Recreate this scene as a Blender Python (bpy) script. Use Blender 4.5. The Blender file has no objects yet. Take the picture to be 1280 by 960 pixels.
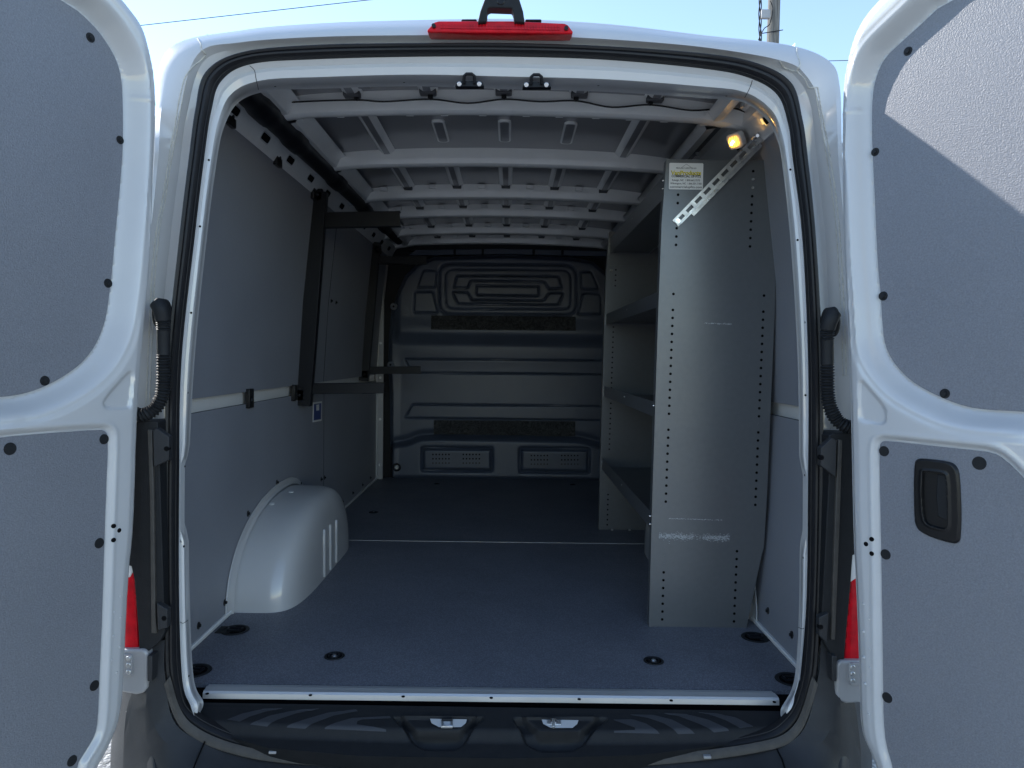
import bpy, math, random
import numpy as np
from mathutils import Vector, Matrix
random.seed(7)
S = bpy.context.scene
COL = S.collection
PI = math.pi

# ------------------------------------------------------------------ camera
F = 887.0
CAM = np.array([0.03, -1.80, 0.867])
yc = np.array([-3.0, 34.0, -F]); yc /= np.linalg.norm(yc)
r_ = 0.0135
zc = np.array([math.sin(r_), math.cos(r_), 0.0]); zc -= yc*np.dot(zc, yc); zc /= np.linalg.norm(zc)
xc = np.cross(yc, zc)
WFC = np.array([xc, yc, zc])            # world_from_camera
def ray(px, py):
    return WFC @ np.array([px-640.0, 480.0-py, -F])
def at(px, py, Y):
    d = ray(px, py); t = (Y-CAM[1])/d[1]
    return CAM + d*t
def onpl(px, py, P, n):
    d = ray(px, py); P = np.array(P, float); n = np.array(n, float)
    return CAM + d*(np.dot(P-CAM, n)/np.dot(d, n))
def onz(px, py, z): return onpl(px, py, (0, 0, z), (0, 0, 1))
def onx(px, py, x): return onpl(px, py, (x, 0, 0), (1, 0, 0))

cd = bpy.data.cameras.new('camera'); cam = bpy.data.objects.new('camera', cd); COL.objects.link(cam)
M = Matrix([[WFC[i][j] for j in range(3)] for i in range(3)]).to_4x4(); M.translation = Vector(CAM)
cam.matrix_world = M
cd.sensor_width = 36; cd.lens = F/1280*36; cd.clip_start = 0.02; cd.clip_end = 3000
S.camera = cam

# ------------------------------------------------------------------ materials
MATS = {}
def nodes(name):
    m = bpy.data.materials.new(name); m.use_nodes = True
    nt = m.node_tree; b = nt.nodes['Principled BSDF']
    MATS[name] = m
    return m, nt, b
def N(nt, t, **kw):
    n = nt.nodes.new(t)
    for k, v in kw.items():
        if k.startswith('_'): setattr(n, k[1:], v)
        else: n.inputs[k.replace('_', ' ')].default_value = v
    return n
def mat(name, col, rough=0.5, metal=0.0, coat=0.0, coat_r=0.05, bump=None, var=None, spec=0.5, rvar=None, scratch=None):
    """bump=(scale,strength,distance) ; var=(scale,amount) colour mottling ; scratch=(amount) pale scuffs"""
    m, nt, b = nodes(name)
    b.inputs['Base Color'].default_value = (*col, 1); b.inputs['Roughness'].default_value = rough
    b.inputs['Metallic'].default_value = metal; b.inputs['Coat Weight'].default_value = coat
    b.inputs['Coat Roughness'].default_value = coat_r; b.inputs['Specular IOR Level'].default_value = spec
    tc = nt.nodes.new('ShaderNodeTexCoord')
    colsock = None
    if var:
        n = N(nt, 'ShaderNodeTexNoise', Scale=var[0], Detail=6.0, Roughness=0.6)
        nt.links.new(tc.outputs['Object'], n.inputs['Vector'])
        mr = N(nt, 'ShaderNodeMapRange', From_Min=0.25, From_Max=0.75, To_Min=1-var[1], To_Max=1+var[1])
        nt.links.new(n.outputs['Fac'], mr.inputs['Value'])
        mx = nt.nodes.new('ShaderNodeVectorMath'); mx.operation = 'SCALE'
        mx.inputs[0].default_value = col; nt.links.new(mr.outputs[0], mx.inputs['Scale'])
        colsock = mx.outputs[0]
        if len(var) > 2:
            n2 = N(nt, 'ShaderNodeTexNoise', Scale=var[2], Detail=2.0)
            nt.links.new(tc.outputs['Object'], n2.inputs['Vector'])
            mr2 = N(nt, 'ShaderNodeMapRange', From_Min=0.3, From_Max=0.7, To_Min=1-var[3], To_Max=1+var[3])
            nt.links.new(n2.outputs['Fac'], mr2.inputs['Value'])
            mx2 = nt.nodes.new('ShaderNodeVectorMath'); mx2.operation = 'SCALE'
            nt.links.new(colsock, mx2.inputs[0]); nt.links.new(mr2.outputs[0], mx2.inputs['Scale']); colsock = mx2.outputs[0]
    if scratch:
        # long thin pale marks: stretched, thresholded noise
        mp = nt.nodes.new('ShaderNodeMapping'); mp.inputs['Scale'].default_value = scratch[1]
        mp.inputs['Rotation'].default_value = (0.3, 0.5, 0.4)
        nt.links.new(tc.outputs['Object'], mp.inputs['Vector'])
        n = N(nt, 'ShaderNodeTexNoise', Scale=1.0, Detail=8.0, Roughness=0.7)
        nt.links.new(mp.outputs[0], n.inputs['Vector'])
        mr = N(nt, 'ShaderNodeMapRange', From_Min=scratch[2], From_Max=scratch[2]+0.1, To_Min=0.0, To_Max=scratch[0])
        nt.links.new(n.outputs['Fac'], mr.inputs['Value'])
        mix = nt.nodes.new('ShaderNodeMix'); mix.data_type = 'RGBA'
        nt.links.new(mr.outputs[0], mix.inputs['Factor'])
        if colsock: nt.links.new(colsock, mix.inputs[6])
        else: mix.inputs[6].default_value = (*col, 1)
        mix.inputs[7].default_value = (0.55, 0.56, 0.58, 1)
        colsock = mix.outputs[2]
    if colsock: nt.links.new(colsock, b.inputs['Base Color'])
    if rvar:
        n = N(nt, 'ShaderNodeTexNoise', Scale=rvar[0], Detail=5.0)
        nt.links.new(tc.outputs['Object'], n.inputs['Vector'])
        mr = N(nt, 'ShaderNodeMapRange', From_Min=0.3, From_Max=0.7, To_Min=rough-rvar[1], To_Max=rough+rvar[1])
        nt.links.new(n.outputs['Fac'], mr.inputs['Value']); nt.links.new(mr.outputs[0], b.inputs['Roughness'])
    if bump:
        n = N(nt, 'ShaderNodeTexNoise', Scale=bump[0], Detail=3.0)
        nt.links.new(tc.outputs['Object'], n.inputs['Vector'])
        bp = N(nt, 'ShaderNodeBump', Strength=bump[1], Distance=bump[2])
        nt.links.new(n.outputs['Fac'], bp.inputs['Height']); nt.links.new(bp.outputs[0], b.inputs['Normal'])
    return m
WHITE = mat('white_paint', (0.53, 0.53, 0.535), 0.30, coat=0.8, coat_r=0.04, bump=(9, 0.06, 0.01), var=(7, 0.03))
WHITE_IN = mat('white_inner_paint', (0.76, 0.755, 0.74), 0.34, coat=0.6, coat_r=0.06, bump=(14, 0.08, 0.01), var=(9, 0.05))
ROOFSK = mat('roof_skin_grey', (0.19, 0.19, 0.205), 0.30, coat=0.6, coat_r=0.08, bump=(6, 0.1, 0.01), var=(4, 0.08))  # glossy mid grey, darker than the white on the bows and rib sides
SEALER = mat('seam_sealer', (0.55, 0.54, 0.50), 0.7, bump=(220, 0.8, 0.004), var=(90, 0.2))
LINER = mat('grey_liner', (0.180, 0.187, 0.212), 0.42, bump=(340, 0.55, 0.0022), var=(300, 0.20, 2.2, 0.05), scratch=(0.18, (4, 30, 5), 0.74))
LINER_IN = mat('grey_wall_liner', (0.24, 0.252, 0.285), 0.45, bump=(420, 0.25, 0.002), var=(380, 0.10, 2.2, 0.06), scratch=(0.3, (5, 14, 30), 0.70))
SHELF = mat('grey_powder_coat', (0.145, 0.154, 0.164), 0.32, metal=0.35, bump=(500, 0.12, 0.001), var=(1.5, 0.05, 60, 0.03), rvar=(2, 0.04))
SCUFF = mat('chalky_scuff', (0.42, 0.44, 0.46), 0.6)
BLACKP = mat('black_plastic', (0.014, 0.015, 0.017), 0.60, bump=(300, 0.2, 0.002), var=(40, 0.15), spec=0.25)
BLACKG = mat('black_gloss_plastic', (0.009, 0.009, 0.010), 0.30, spec=0.3)
RUBBER = mat('rubber_seal', (0.012, 0.012, 0.014), 0.42, bump=(160, 0.15, 0.002), var=(60, 0.2), spec=0.3)
RUBBER2 = mat('dusty_rubber', (0.050, 0.045, 0.040), 0.6, bump=(160, 0.25, 0.003), var=(30, 0.3))
BUMPER = mat('bumper_plastic', (0.026, 0.027, 0.030), 0.5, bump=(600, 0.3, 0.002), spec=0.3, var=(18, 0.18), scratch=(0.10, (40, 40, 40), 0.70))
PART = mat('partition_plastic', (0.070, 0.086, 0.122), 0.36, bump=(500, 0.25, 0.002), var=(3, 0.08))
BLACKM = mat('black_steel', (0.007, 0.008, 0.011), 0.42, metal=0.0, bump=(80, 0.1, 0.002), spec=0.25)
ALU = mat('aluminium', (0.58, 0.59, 0.60), 0.42, metal=0.6, rvar=(20, 0.05))
ZINC = mat('galvanised_steel', (0.62, 0.63, 0.63), 0.34, metal=0.85, var=(60, 0.2), rvar=(50, 0.12))
CHROME = mat('bright_steel', (0.7, 0.7, 0.7), 0.18, metal=1.0)
SILVER = mat('silver_paint', (0.34, 0.34, 0.35), 0.45, metal=0.2, coat=0.3, bump=(150, 0.1, 0.002))
HOLE = mat('dark_hole', (0.004, 0.004, 0.005), 0.9, spec=0.1)
LABELW = mat('label_white', (0.72, 0.72, 0.71), 0.4)
LABELY = mat('label_yellow', (0.80, 0.66, 0.02), 0.4)
LABELK = mat('label_black', (0.015, 0.015, 0.015), 0.5)
LABELB = mat('label_blue', (0.03, 0.06, 0.22), 0.4)
GRIP = mat('grip_plastic', (0.034, 0.036, 0.042), 0.55, bump=(500, 0.3, 0.002))
BOWPAD = mat('bow_adhesive_pad', (0.075, 0.075, 0.08), 0.6)
TYRE = mat('tyre_rubber', (0.02, 0.02, 0.02), 0.7)
GLASSD = mat('dark_window_glass', (0.01, 0.012, 0.014), 0.05)

# red lens
m, nt, b = nodes('red_lens'); RED = m
b.inputs['Base Color'].default_value = (0.62, 0.006, 0.012, 1); b.inputs['Roughness'].default_value = 0.15
b.inputs['Coat Weight'].default_value = 0.1; b.inputs['Specular IOR Level'].default_value = 0.25
tc = nt.nodes.new('ShaderNodeTexCoord'); w = N(nt, 'ShaderNodeTexVoronoi', Scale=45.0)
nt.links.new(tc.outputs['Object'], w.inputs['Vector'])
cr = nt.nodes.new('ShaderNodeValToRGB'); cr.color_ramp.elements[0].color = (0.42, 0.003, 0.010, 1); cr.color_ramp.elements[1].color = (0.66, 0.006, 0.016, 1)
nt.links.new(w.outputs['Distance'], cr.inputs['Fac']); nt.links.new(cr.outputs[0], b.inputs['Base Color'])
# floor: dark textured plastic-coated board with tiny raised weave
m, nt, b = nodes('floor_board'); FLOORM = m
tc = nt.nodes.new('ShaderNodeTexCoord')
n1 = N(nt, 'ShaderNodeTexNoise', Scale=3.0, Detail=8.0, Roughness=0.65); nt.links.new(tc.outputs['Object'], n1.inputs['Vector'])
mp = nt.nodes.new('ShaderNodeMapping'); mp.inputs['Scale'].default_value = (2.0, 9.0, 1)
nt.links.new(tc.outputs['Object'], mp.inputs['Vector'])
n2 = N(nt, 'ShaderNodeTexNoise', Scale=2.2, Detail=9.0, Roughness=0.75, Distortion=0.6); nt.links.new(mp.outputs[0], n2.inputs['Vector'])
r1 = nt.nodes.new('ShaderNodeValToRGB'); r1.color_ramp.elements[0].position = 0.3; r1.color_ramp.elements[0].color = (0.155, 0.162, 0.190, 1)
r1.color_ramp.elements[1].position = 0.75; r1.color_ramp.elements[1].color = (0.215, 0.222, 0.252, 1)
nt.links.new(n1.outputs['Fac'], r1.inputs['Fac'])
mr = N(nt, 'ShaderNodeMapRange', From_Min=0.58, From_Max=0.78, To_Min=0.0, To_Max=0.45); nt.links.new(n2.outputs['Fac'], mr.inputs['Value'])
mx = nt.nodes.new('ShaderNodeMix'); mx.data_type = 'RGBA'; nt.links.new(mr.outputs[0], mx.inputs['Factor']); nt.links.new(r1.outputs[0], mx.inputs[6])
mx.inputs[7].default_value = (0.34, 0.33, 0.33, 1)
vo = N(nt, 'ShaderNodeTexVoronoi', Scale=230.0); nt.links.new(tc.outputs['Object'], vo.inputs['Vector'])
vm = N(nt, 'ShaderNodeMapRange', From_Min=0.0, From_Max=0.6, To_Min=1.35, To_Max=0.75); nt.links.new(vo.outputs['Distance'], vm.inputs['Value'])
sc = nt.nodes.new('ShaderNodeVectorMath'); sc.operation = 'SCALE'; nt.links.new(mx.outputs[2], sc.inputs[0]); nt.links.new(vm.outputs[0], sc.inputs['Scale'])
nt.links.new(sc.outputs[0], b.inputs['Base Color'])
bp = N(nt, 'ShaderNodeBump', Strength=0.5, Distance=0.001); bp.invert = True
nt.links.new(vo.outputs['Distance'], bp.inputs['Height']); nt.links.new(bp.outputs[0], b.inputs['Normal'])
b.inputs['Roughness'].default_value = 0.5; b.inputs['Specular IOR Level'].default_value = 0.35
# gravel
m, nt, b = nodes('gravel'); GRAVEL = m
tc = nt.nodes.new('ShaderNodeTexCoord')
v = N(nt, 'ShaderNodeTexVoronoi', Scale=70.0); nt.links.new(tc.outputs['Object'], v.inputs['Vector'])
n = N(nt, 'ShaderNodeTexNoise', Scale=1.3, Detail=8.0); nt.links.new(tc.outputs['Object'], n.inputs['Vector'])
bw = nt.nodes.new('ShaderNodeSeparateColor'); nt.links.new(v.outputs['Color'], bw.inputs[0])
cr = nt.nodes.new('ShaderNodeValToRGB'); cr.color_ramp.elements[0].color = (0.16, 0.157, 0.152, 1); cr.color_ramp.elements[1].color = (0.52, 0.51, 0.49, 1)
nt.links.new(bw.outputs[0], cr.inputs['Fac'])
mm = N(nt, 'ShaderNodeMapRange', From_Min=0.3, From_Max=0.7, To_Min=0.8, To_Max=1.15); nt.links.new(n.outputs['Fac'], mm.inputs['Value'])
sc = nt.nodes.new('ShaderNodeVectorMath'); sc.operation = 'SCALE'; nt.links.new(cr.outputs[0], sc.inputs[0]); nt.links.new(mm.outputs[0], sc.inputs['Scale'])
nt.links.new(sc.outputs[0], b.inputs['Base Color'])
bp = N(nt, 'ShaderNodeBump', Strength=0.9, Distance=0.01); bp.invert = True
nt.links.new(v.outputs['Distance'], bp.inputs['Height']); nt.links.new(bp.outputs[0], b.inputs['Normal']); b.inputs['Roughness'].default_value = 0.9
# felt strips
m, nt, b = nodes('matted_felt'); FELT = m
tc = nt.nodes.new('ShaderNodeTexCoord'); n = N(nt, 'ShaderNodeTexNoise', Scale=28.0, Detail=6.0, Distortion=2.5); nt.links.new(tc.outputs['Object'], n.inputs['Vector'])
cr = nt.nodes.new('ShaderNodeValToRGB'); cr.color_ramp.elements[0].position = 0.38; cr.color_ramp.elements[0].color = (0.008, 0.009, 0.010, 1)
cr.color_ramp.elements[1].position = 0.7; cr.color_ramp.elements[1].color = (0.055, 0.058, 0.062, 1)
nt.links.new(n.outputs['Fac'], cr.inputs['Fac']); nt.links.new(cr.outputs[0], b.inputs['Base Color'])
bp = N(nt, 'ShaderNodeBump', Strength=0.8, Distance=0.01); nt.links.new(n.outputs['Fac'], bp.inputs['Height']); nt.links.new(bp.outputs[0], b.inputs['Normal'])
b.inputs['Roughness'].default_value = 0.7
# wood pole
m, nt, b = nodes('weathered_wood'); WOOD = m
tc = nt.nodes.new('ShaderNodeTexCoord'); mp = nt.nodes.new('ShaderNodeMapping'); mp.inputs['Scale'].default_value = (12, 12, 0.8)
nt.links.new(tc.outputs['Object'], mp.inputs['Vector']); n = N(nt, 'ShaderNodeTexNoise', Scale=2.0, Detail=7.0); nt.links.new(mp.outputs[0], n.inputs['Vector'])
cr = nt.nodes.new('ShaderNodeValToRGB'); cr.color_ramp.elements[0].position = 0.35; cr.color_ramp.elements[0].color = (0.085, 0.08, 0.075, 1)
cr.color_ramp.elements[1].position = 0.7; cr.color_ramp.elements[1].color = (0.22, 0.215, 0.205, 1)
nt.links.new(n.outputs['Fac'], cr.inputs['Fac']); nt.links.new(cr.outputs[0], b.inputs['Base Color']); b.inputs['Roughness'].default_value = 0.9
# lamp
m, nt, b = nodes('lit_lamp_lens'); LAMPM = m
b.inputs['Base Color'].default_value = (0.8, 0.5, 0.15, 1); b.inputs['Roughness'].default_value = 0.2
tc = nt.nodes.new('ShaderNodeTexCoord'); gr = N(nt, 'ShaderNodeTexWave', Scale=60.0); nt.links.new(tc.outputs['Object'], gr.inputs['Vector'])
mr = N(nt, 'ShaderNodeMapRange', To_Min=0.35, To_Max=1.3); nt.links.new(gr.outputs['Fac'], mr.inputs['Value'])
b.inputs['Emission Color'].default_value = (1.0, 0.50, 0.08, 1); nt.links.new(mr.outputs[0], b.inputs['Emission Strength'])
m, nt, b = nodes('lamp_bulb'); BULB = m
b.inputs['Emission Color'].default_value = (1.0, 0.62, 0.16, 1); b.inputs['Emission Strength'].default_value = 6.0

# ------------------------------------------------------------------ mesh helpers
class MB:
    def __init__(s): s.v = []; s.f = []; s.mi = []; s.sm = []; s.mats = []
    def mid(s, m):
        if m not in s.mats: s.mats.append(m)
        return s.mats.index(m)
    def add(s, vs, fs, m, smooth=False):
        o = len(s.v); k = s.mid(m)
        s.v.extend([tuple(float(c) for c in p) for p in vs])
        for f in fs: s.f.append(tuple(int(i)+o for i in f)); s.mi.append(k); s.sm.append(smooth)
        return s
    def box(s, lo, hi, m):
        (a, b_, c), (d, e, f) = lo, hi
        vs = [(a,b_,c),(d,b_,c),(d,e,c),(a,e,c),(a,b_,f),(d,b_,f),(d,e,f),(a,e,f)]
        return s.add(vs, [(0,3,2,1),(4,5,6,7),(0,1,5,4),(1,2,6,5),(2,3,7,6),(3,0,4,7)], m)
    def obox(s, c, U, V, W, m):       # centre and half-axis vectors
        c, U, V, W = map(np.array, (c, U, V, W))
        vs = [c+a*U+b_*V+d*W for d in (-1, 1) for (a, b_) in ((-1,-1),(1,-1),(1,1),(-1,1))]
        return s.add(vs, [(0,3,2,1),(4,5,6,7),(0,1,5,4),(1,2,6,5),(2,3,7,6),(3,0,4,7)], m)
    def tube(s, pts, r, m, seg=10, caps=True, rf=None):
        pts = [np.array(p, float) for p in pts]; n = len(pts); vs = []; up = None
        for i, p in enumerate(pts):
            t = pts[min(i+1, n-1)]-pts[max(i-1, 0)]; t /= np.linalg.norm(t)+1e-12
            if up is None:
                up = np.array([0, 0, 1.0]) if abs(t[2]) < 0.9 else np.array([1.0, 0, 0])
            a = up - t*np.dot(up, t); a /= np.linalg.norm(a); up = a; b_ = np.cross(t, a)
            rr = rf(i) if rf else r
            for k in range(seg):
                q = 2*PI*k/seg; vs.append(p+rr*(math.cos(q)*a+math.sin(q)*b_))
        fs = [(i*seg+k, i*seg+(k+1)%seg, (i+1)*seg+(k+1)%seg, (i+1)*seg+k) for i in range(n-1) for k in range(seg)]
        s.add(vs, fs, m, True)
        if caps:
            s.add(vs[:seg], [tuple(range(seg))[::-1]], m); s.add(vs[-seg:], [tuple(range(seg))], m)
        return s
    def cyl(s, c, axis, r, h, m, seg=20, r2=None):
        c = np.array(c, float); axis = np.array(axis, float); axis /= np.linalg.norm(axis)
        r2 = r if r2 is None else r2
        return s.tube([c, c+axis*h], r, m, seg, rf=lambda i: (r, r2)[i])
    def prism(s, poly, N_, depth, m, m_side=None):   # poly: list of 3d points (planar), extruded by N_*depth ; N_ points away from the face
        P = [np.array(p, float) for p in poly]; n = len(P); D = np.array(N_, float)*depth
        s.add(P, [tuple(range(n))], m); s.add([p+D for p in P], [tuple(range(n))[::-1]], m)
        s.add(P+[p+D for p in P], [(i, (i+1)%n, n+(i+1)%n, n+i) for i in range(n)], m_side or m)
        return s
    def grid(s, G, m, closed=False, smooth=True):   # G[i][j] 3d
        nr, nc = len(G), len(G[0]); vs = [p for row in G for p in row]
        fs = []
        for i in range(nr-1):
            for j in range(nc if closed else nc-1):
                j2 = (j+1) % nc; fs.append((i*nc+j, i*nc+j2, (i+1)*nc+j2, (i+1)*nc+j))
        return s.add(vs, fs, m, smooth)
    def torus(s, c, n_, R, r, m, a0=0, a1=2*PI, seg=28, sx=1.0):
        n_ = np.array(n_, float); n_ /= np.linalg.norm(n_)
        a = np.cross(n_, (0, 0, 1.0)) if abs(n_[2]) < .9 else np.array([1.0, 0, 0]); a /= np.linalg.norm(a); b_ = np.cross(n_, a)
        pts = [np.array(c)+R*(sx*math.cos(a0+(a1-a0)*i/seg)*a+math.sin(a0+(a1-a0)*i/seg)*b_) for i in range(seg+1)]
        return s.tube(pts, r, m, 8, caps=False)
    def build(s, name, parent=None, bevel=0, segs=2, origin=None, recalc=True):
        me = bpy.data.meshes.new(name); me.from_pydata(s.v, [], s.f)
        for m in s.mats: me.materials.append(m)
        me.polygons.foreach_set('material_index', s.mi); me.polygons.foreach_set('use_smooth', s.sm)
        me.update()
        if recalc:
            import bmesh
            bm = bmesh.new(); bm.from_mesh(me); bmesh.ops.remove_doubles(bm, verts=bm.verts, dist=1e-6)
            bmesh.ops.recalc_face_normals(bm, faces=bm.faces); bm.to_mesh(me); bm.free()
        me.set_sharp_from_angle(angle=math.radians(38))
        o = bpy.data.objects.new(name, me); COL.objects.link(o)
        if parent: o.parent = parent; o.matrix_parent_inverse = Matrix.Identity(4); o.location = -wloc(parent)
        if bevel:
            b_ = o.modifiers.new('bevel', 'BEVEL'); b_.width = bevel; b_.segments = segs; b_.limit_method = 'ANGLE'; b_.angle_limit = 0.6
            b_.harden_normals = False
        return o
WL = {}
def wloc(o): return Vector(WL.get(o.name, (0, 0, 0)))
from mathutils.bvhtree import BVHTree
_B = {}
def hit(o, px, py):
    if o.name not in _B:
        me = o.data; _B[o.name] = BVHTree.FromPolygons([v.co for v in me.vertices], [tuple(p.vertices) for p in me.polygons])
    d = Vector(ray(px, py)); r = _B[o.name].ray_cast(Vector(CAM), d)
    if r[0] is None: return None, None
    n = np.array(r[1]); n = n if n@np.array(d) < 0 else -n
    return np.array(r[0]), n/np.linalg.norm(n)
def disc_on(mb, o, px, py, r, m, h=.0012, seg=12):
    p, n = hit(o, px, py)
    if p is None: return False
    mb.cyl(p-n*.001, n, r, .001+h, m, seg); return True
def line_on(mb, o, P, r, m, n=30, lift=.0):
    pts = []
    for x, y in catmull([np.array(p, float) for p in P], max(2, n//max(1, len(P)-1))):
        p, nn = hit(o, x, y)
        if p is not None: pts.append(p+nn*lift)
    if len(pts) > 2: mb.tube(pts, r, m, 6)
def fixorg(o): WL[o.name] = (0, 0, 0)
def thing(name, label, cat, loc, group=None):
    o = bpy.data.objects.new(name, None); COL.objects.link(o); o.location = loc; o.empty_display_size = 0.2
    WL[o.name] = tuple(loc); o['label'] = label; o['category'] = cat
    if group: o['group'] = group
    return o
def lab(o, s_): o['label'] = s_; return o

def catmull(P, sub, closed=False):
    P = [np.array(p, float) for p in P]; n = len(P); out = []
    rng = range(n if closed else n-1)
    for i in rng:
        g = (lambda k: P[k % n]) if closed else (lambda k: P[min(max(k, 0), n-1)])
        p0, p1, p2, p3 = g(i-1), g(i), g(i+1), g(i+2)
        for j in range(sub):
            t = j/sub
            out.append(0.5*((2*p1)+(-p0+p2)*t+(2*p0-5*p1+4*p2-p3)*t*t+(-p0+3*p1-3*p2+p3)*t**3))
    if not closed: out.append(P[-1])
    return out
def chaikin(P, it=2, closed=True):
    P = [np.array(p, float) for p in P]
    for _ in range(it):
        Q = []; n = len(P)
        for i in range(n if closed else n-1):
            a, b_ = P[i], P[(i+1) % n]; Q += [0.75*a+0.25*b_, 0.25*a+0.75*b_]
        P = Q
    return P
def roundpoly(P, r, k=5):
    """round every corner of a 2d polygon by radius-ish r"""
    P = [np.array(p, float) for p in P]; n = len(P); out = []
    for i in range(n):
        a, p, c = P[i-1], P[i], P[(i+1) % n]
        la, lc = np.linalg.norm(a-p), np.linalg.norm(c-p); q = min(r, la*.45, lc*.45)
        A = p+(a-p)/la*q; C = p+(c-p)/lc*q
        for j in range(k+1):
            t = j/k; out.append((1-t)**2*A+2*t*(1-t)*p+t*t*C)
    return out
def sdf(poly, X, Y):
    P = np.array([p[:2] for p in poly]); n = len(P)
    best = np.full(X.shape, 1e9); nx = np.zeros_like(X); ny = np.zeros_like(X); inside = np.zeros(X.shape, bool)
    for i in range(n):
        a = P[i]; b_ = P[(i+1) % n]; e = b_-a; L = e@e
        if L < 1e-14: continue
        t = np.clip(((X-a[0])*e[0]+(Y-a[1])*e[1])/L, 0, 1); qx = a[0]+t*e[0]; qy = a[1]+t*e[1]
        d = (X-qx)**2+(Y-qy)**2; m_ = d < best; best = np.where(m_, d, best); nx = np.where(m_, qx, nx); ny = np.where(m_, qy, ny)
        c = (a[1] > Y) != (b_[1] > Y)
        with np.errstate(divide='ignore', invalid='ignore'):
            xi = (b_[0]-a[0])*(Y-a[1])/(b_[1]-a[1]+1e-30)+a[0]
        inside ^= (c & (X < xi))
    d = np.sqrt(best)
    return np.where(inside, -d, d), nx, ny
def sstep(x, a, b_):
    t = np.clip((x-a)/(b_-a), 0, 1); return t*t*(3-2*t)
def clipgrid(mb, poly, step, hf, fr, mat_, back=None, holes=()):
    """sheet bounded by poly in frame fr=(O,U,V,W); hf(u,v)->height along W; back: side wall depth (+ flat back)"""
    O, U, V, W = [np.array(a, float) for a in fr]
    A = np.array([p[:2] for p in poly]); u0, v0 = A.min(0)-step; u1, v1 = A.max(0)+step
    us = np.arange(u0, u1+step, step); vs = np.arange(v0, v1+step, step)
    X, Y = np.meshgrid(us, vs); d, nx, ny = sdf(poly, X, Y)
    ins = d <= 0; X2 = np.where(ins, X, nx); Y2 = np.where(ins, Y, ny)
    H = hf(X2, Y2)
    a = ins[:-1, :-1] | ins[1:, :-1] | ins[:-1, 1:] | ins[1:, 1:]
    nv, nu = X.shape; idx = np.arange(nv*nu).reshape(nv, nu)
    for h in holes:
        dh, _, _ = sdf(h, X2, Y2); hi = dh < -step*.2
        a &= ~(hi[:-1, :-1] & hi[1:, :-1] & hi[:-1, 1:] & hi[1:, 1:])
    P = O+X2[..., None]*U+Y2[..., None]*V+H[..., None]*W
    q = np.stack([idx[:-1, :-1], idx[:-1, 1:], idx[1:, 1:], idx[1:, :-1]], -1)[a]
    used = np.unique(q); rem = -np.ones(nv*nu, int); rem[used] = np.arange(len(used))
    flip = np.dot(np.cross(U, V), W) < 0
    q = rem[q]
    if flip: q = q[:, ::-1]
    mb.add(P.reshape(-1, 3)[used], q.tolist(), mat_, True)
    if back is not None:
        pb = np.array([p[:2] for p in poly]); hb = hf(pb[:, 0], pb[:, 1])
        top = [O+p[0]*U+p[1]*V+h*W for p, h in zip(pb, hb)]; bot = [O+p[0]*U+p[1]*V+back*W for p in pb]
        n = len(pb); mb.add(top+bot, [(i, (i+1) % n, n+(i+1) % n, n+i) for i in range(n)], mat_)
        mb.add(bot, [tuple(range(n))], mat_)
    return mb

# ------------------------------------------------------------------ world & sun
sv = Vector((-1.8, 1.0, 1.24)).normalized()
elev = math.asin(sv.z)
W_ = bpy.data.worlds.new('World'); S.world = W_; W_.use_nodes = True
nt = W_.node_tree; bg = nt.nodes['Background']; sky = nt.nodes.new('ShaderNodeTexSky'); sky.sky_type = 'NISHITA'
sky.sun_disc = False; sky.sun_elevation = elev; sky.sun_rotation = math.atan2(sv.x, sv.y); sky.air_density = 1.0; sky.dust_density = 0.0; sky.ozone_density = 0.5
nt.links.new(sky.outputs[0], bg.inputs['Color']); bg.inputs['Strength'].default_value = 0.145
sl = bpy.data.lights.new('sun', 'SUN'); so = bpy.data.objects.new('sun', sl); COL.objects.link(so)
sl.energy = 2.8; sl.angle = math.radians(0.5); sl.color = (1.0, 0.965, 0.915)
so.rotation_euler = sv.to_track_quat('Z', 'Y').to_euler()

# ================================================================== GROUND
GZ = -0.70
g = MB(); g.add([(-400, -400, GZ), (400, -400, GZ), (400, 400, GZ), (-400, 400, GZ)], [(0, 1, 2, 3)], GRAVEL)
o = g.build('ground', recalc=False); o['kind'] = 'structure'

# ================================================================== VAN
van = thing('cargo_van', 'white cargo van seen from behind with both rear doors open and grey lined load space', 'van', (0, 1.0, GZ))

XL, XR = -0.902, 0.868
def yseal(py): return float(np.interp(py, [60, 300, 600, 953], [-0.01, -0.05, -0.08, -0.11]))
SO = [(211,850),(209,750),(208,600),(211,450),(226,300),(238,200),(246,140),(259,92),(305,67),(400,58),(520,56),(640,56),(760,60),(880,69),(945,81),(987,105),(1001,150),(1008,200),(1018,300),(1026,450),(1027,600),(1023,750),(1017,850),(993,912),(940,934),(800,950),(640,954),(450,951),(320,941),(237,908)]
SI = [(228,850),(224,750),(224,600),(227,450),(243,300),(255,200),(264,140),(277,101),(315,80),(400,74),(520,71),(640,71),(760,75),(880,86),(935,97),(971,118),(985,155),(991,200),(1003,300),(1010,450),(1010,600),(1008,750),(1000,850),(975,899),(925,918),(800,934),(640,938),(450,935),(335,925),(250,892)]
FI = [(240,850),(235,750),(234,600),(241,450),(256,300),(269,200),(279,155),(298,125),(335,112),(400,109),(520,106),(640,110),(760,113),(880,121),(930,126),(960,148),(972,170),(979,200),(990,300),(999,450),(1001,600),(1001,750),(995,850),(970,895),(925,912),(800,928),(640,932),(450,929),(335,919),(258,884)]
BO = [(180,850),(158,750),(154,600),(162,450),(184,300),(193,200),(196,130),(212,60),(300,39),(400,31),(520,28),(640,27),(760,33),(880,46),(985,57),(1036,76),(1050,110),(1053,200),(1060,300),(1076,450),(1084,600),(1082,750),(1048,850),(1014,950),(940,1000),(800,1010),(640,1012),(450,1010),(320,1005),(222,950)]
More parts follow.
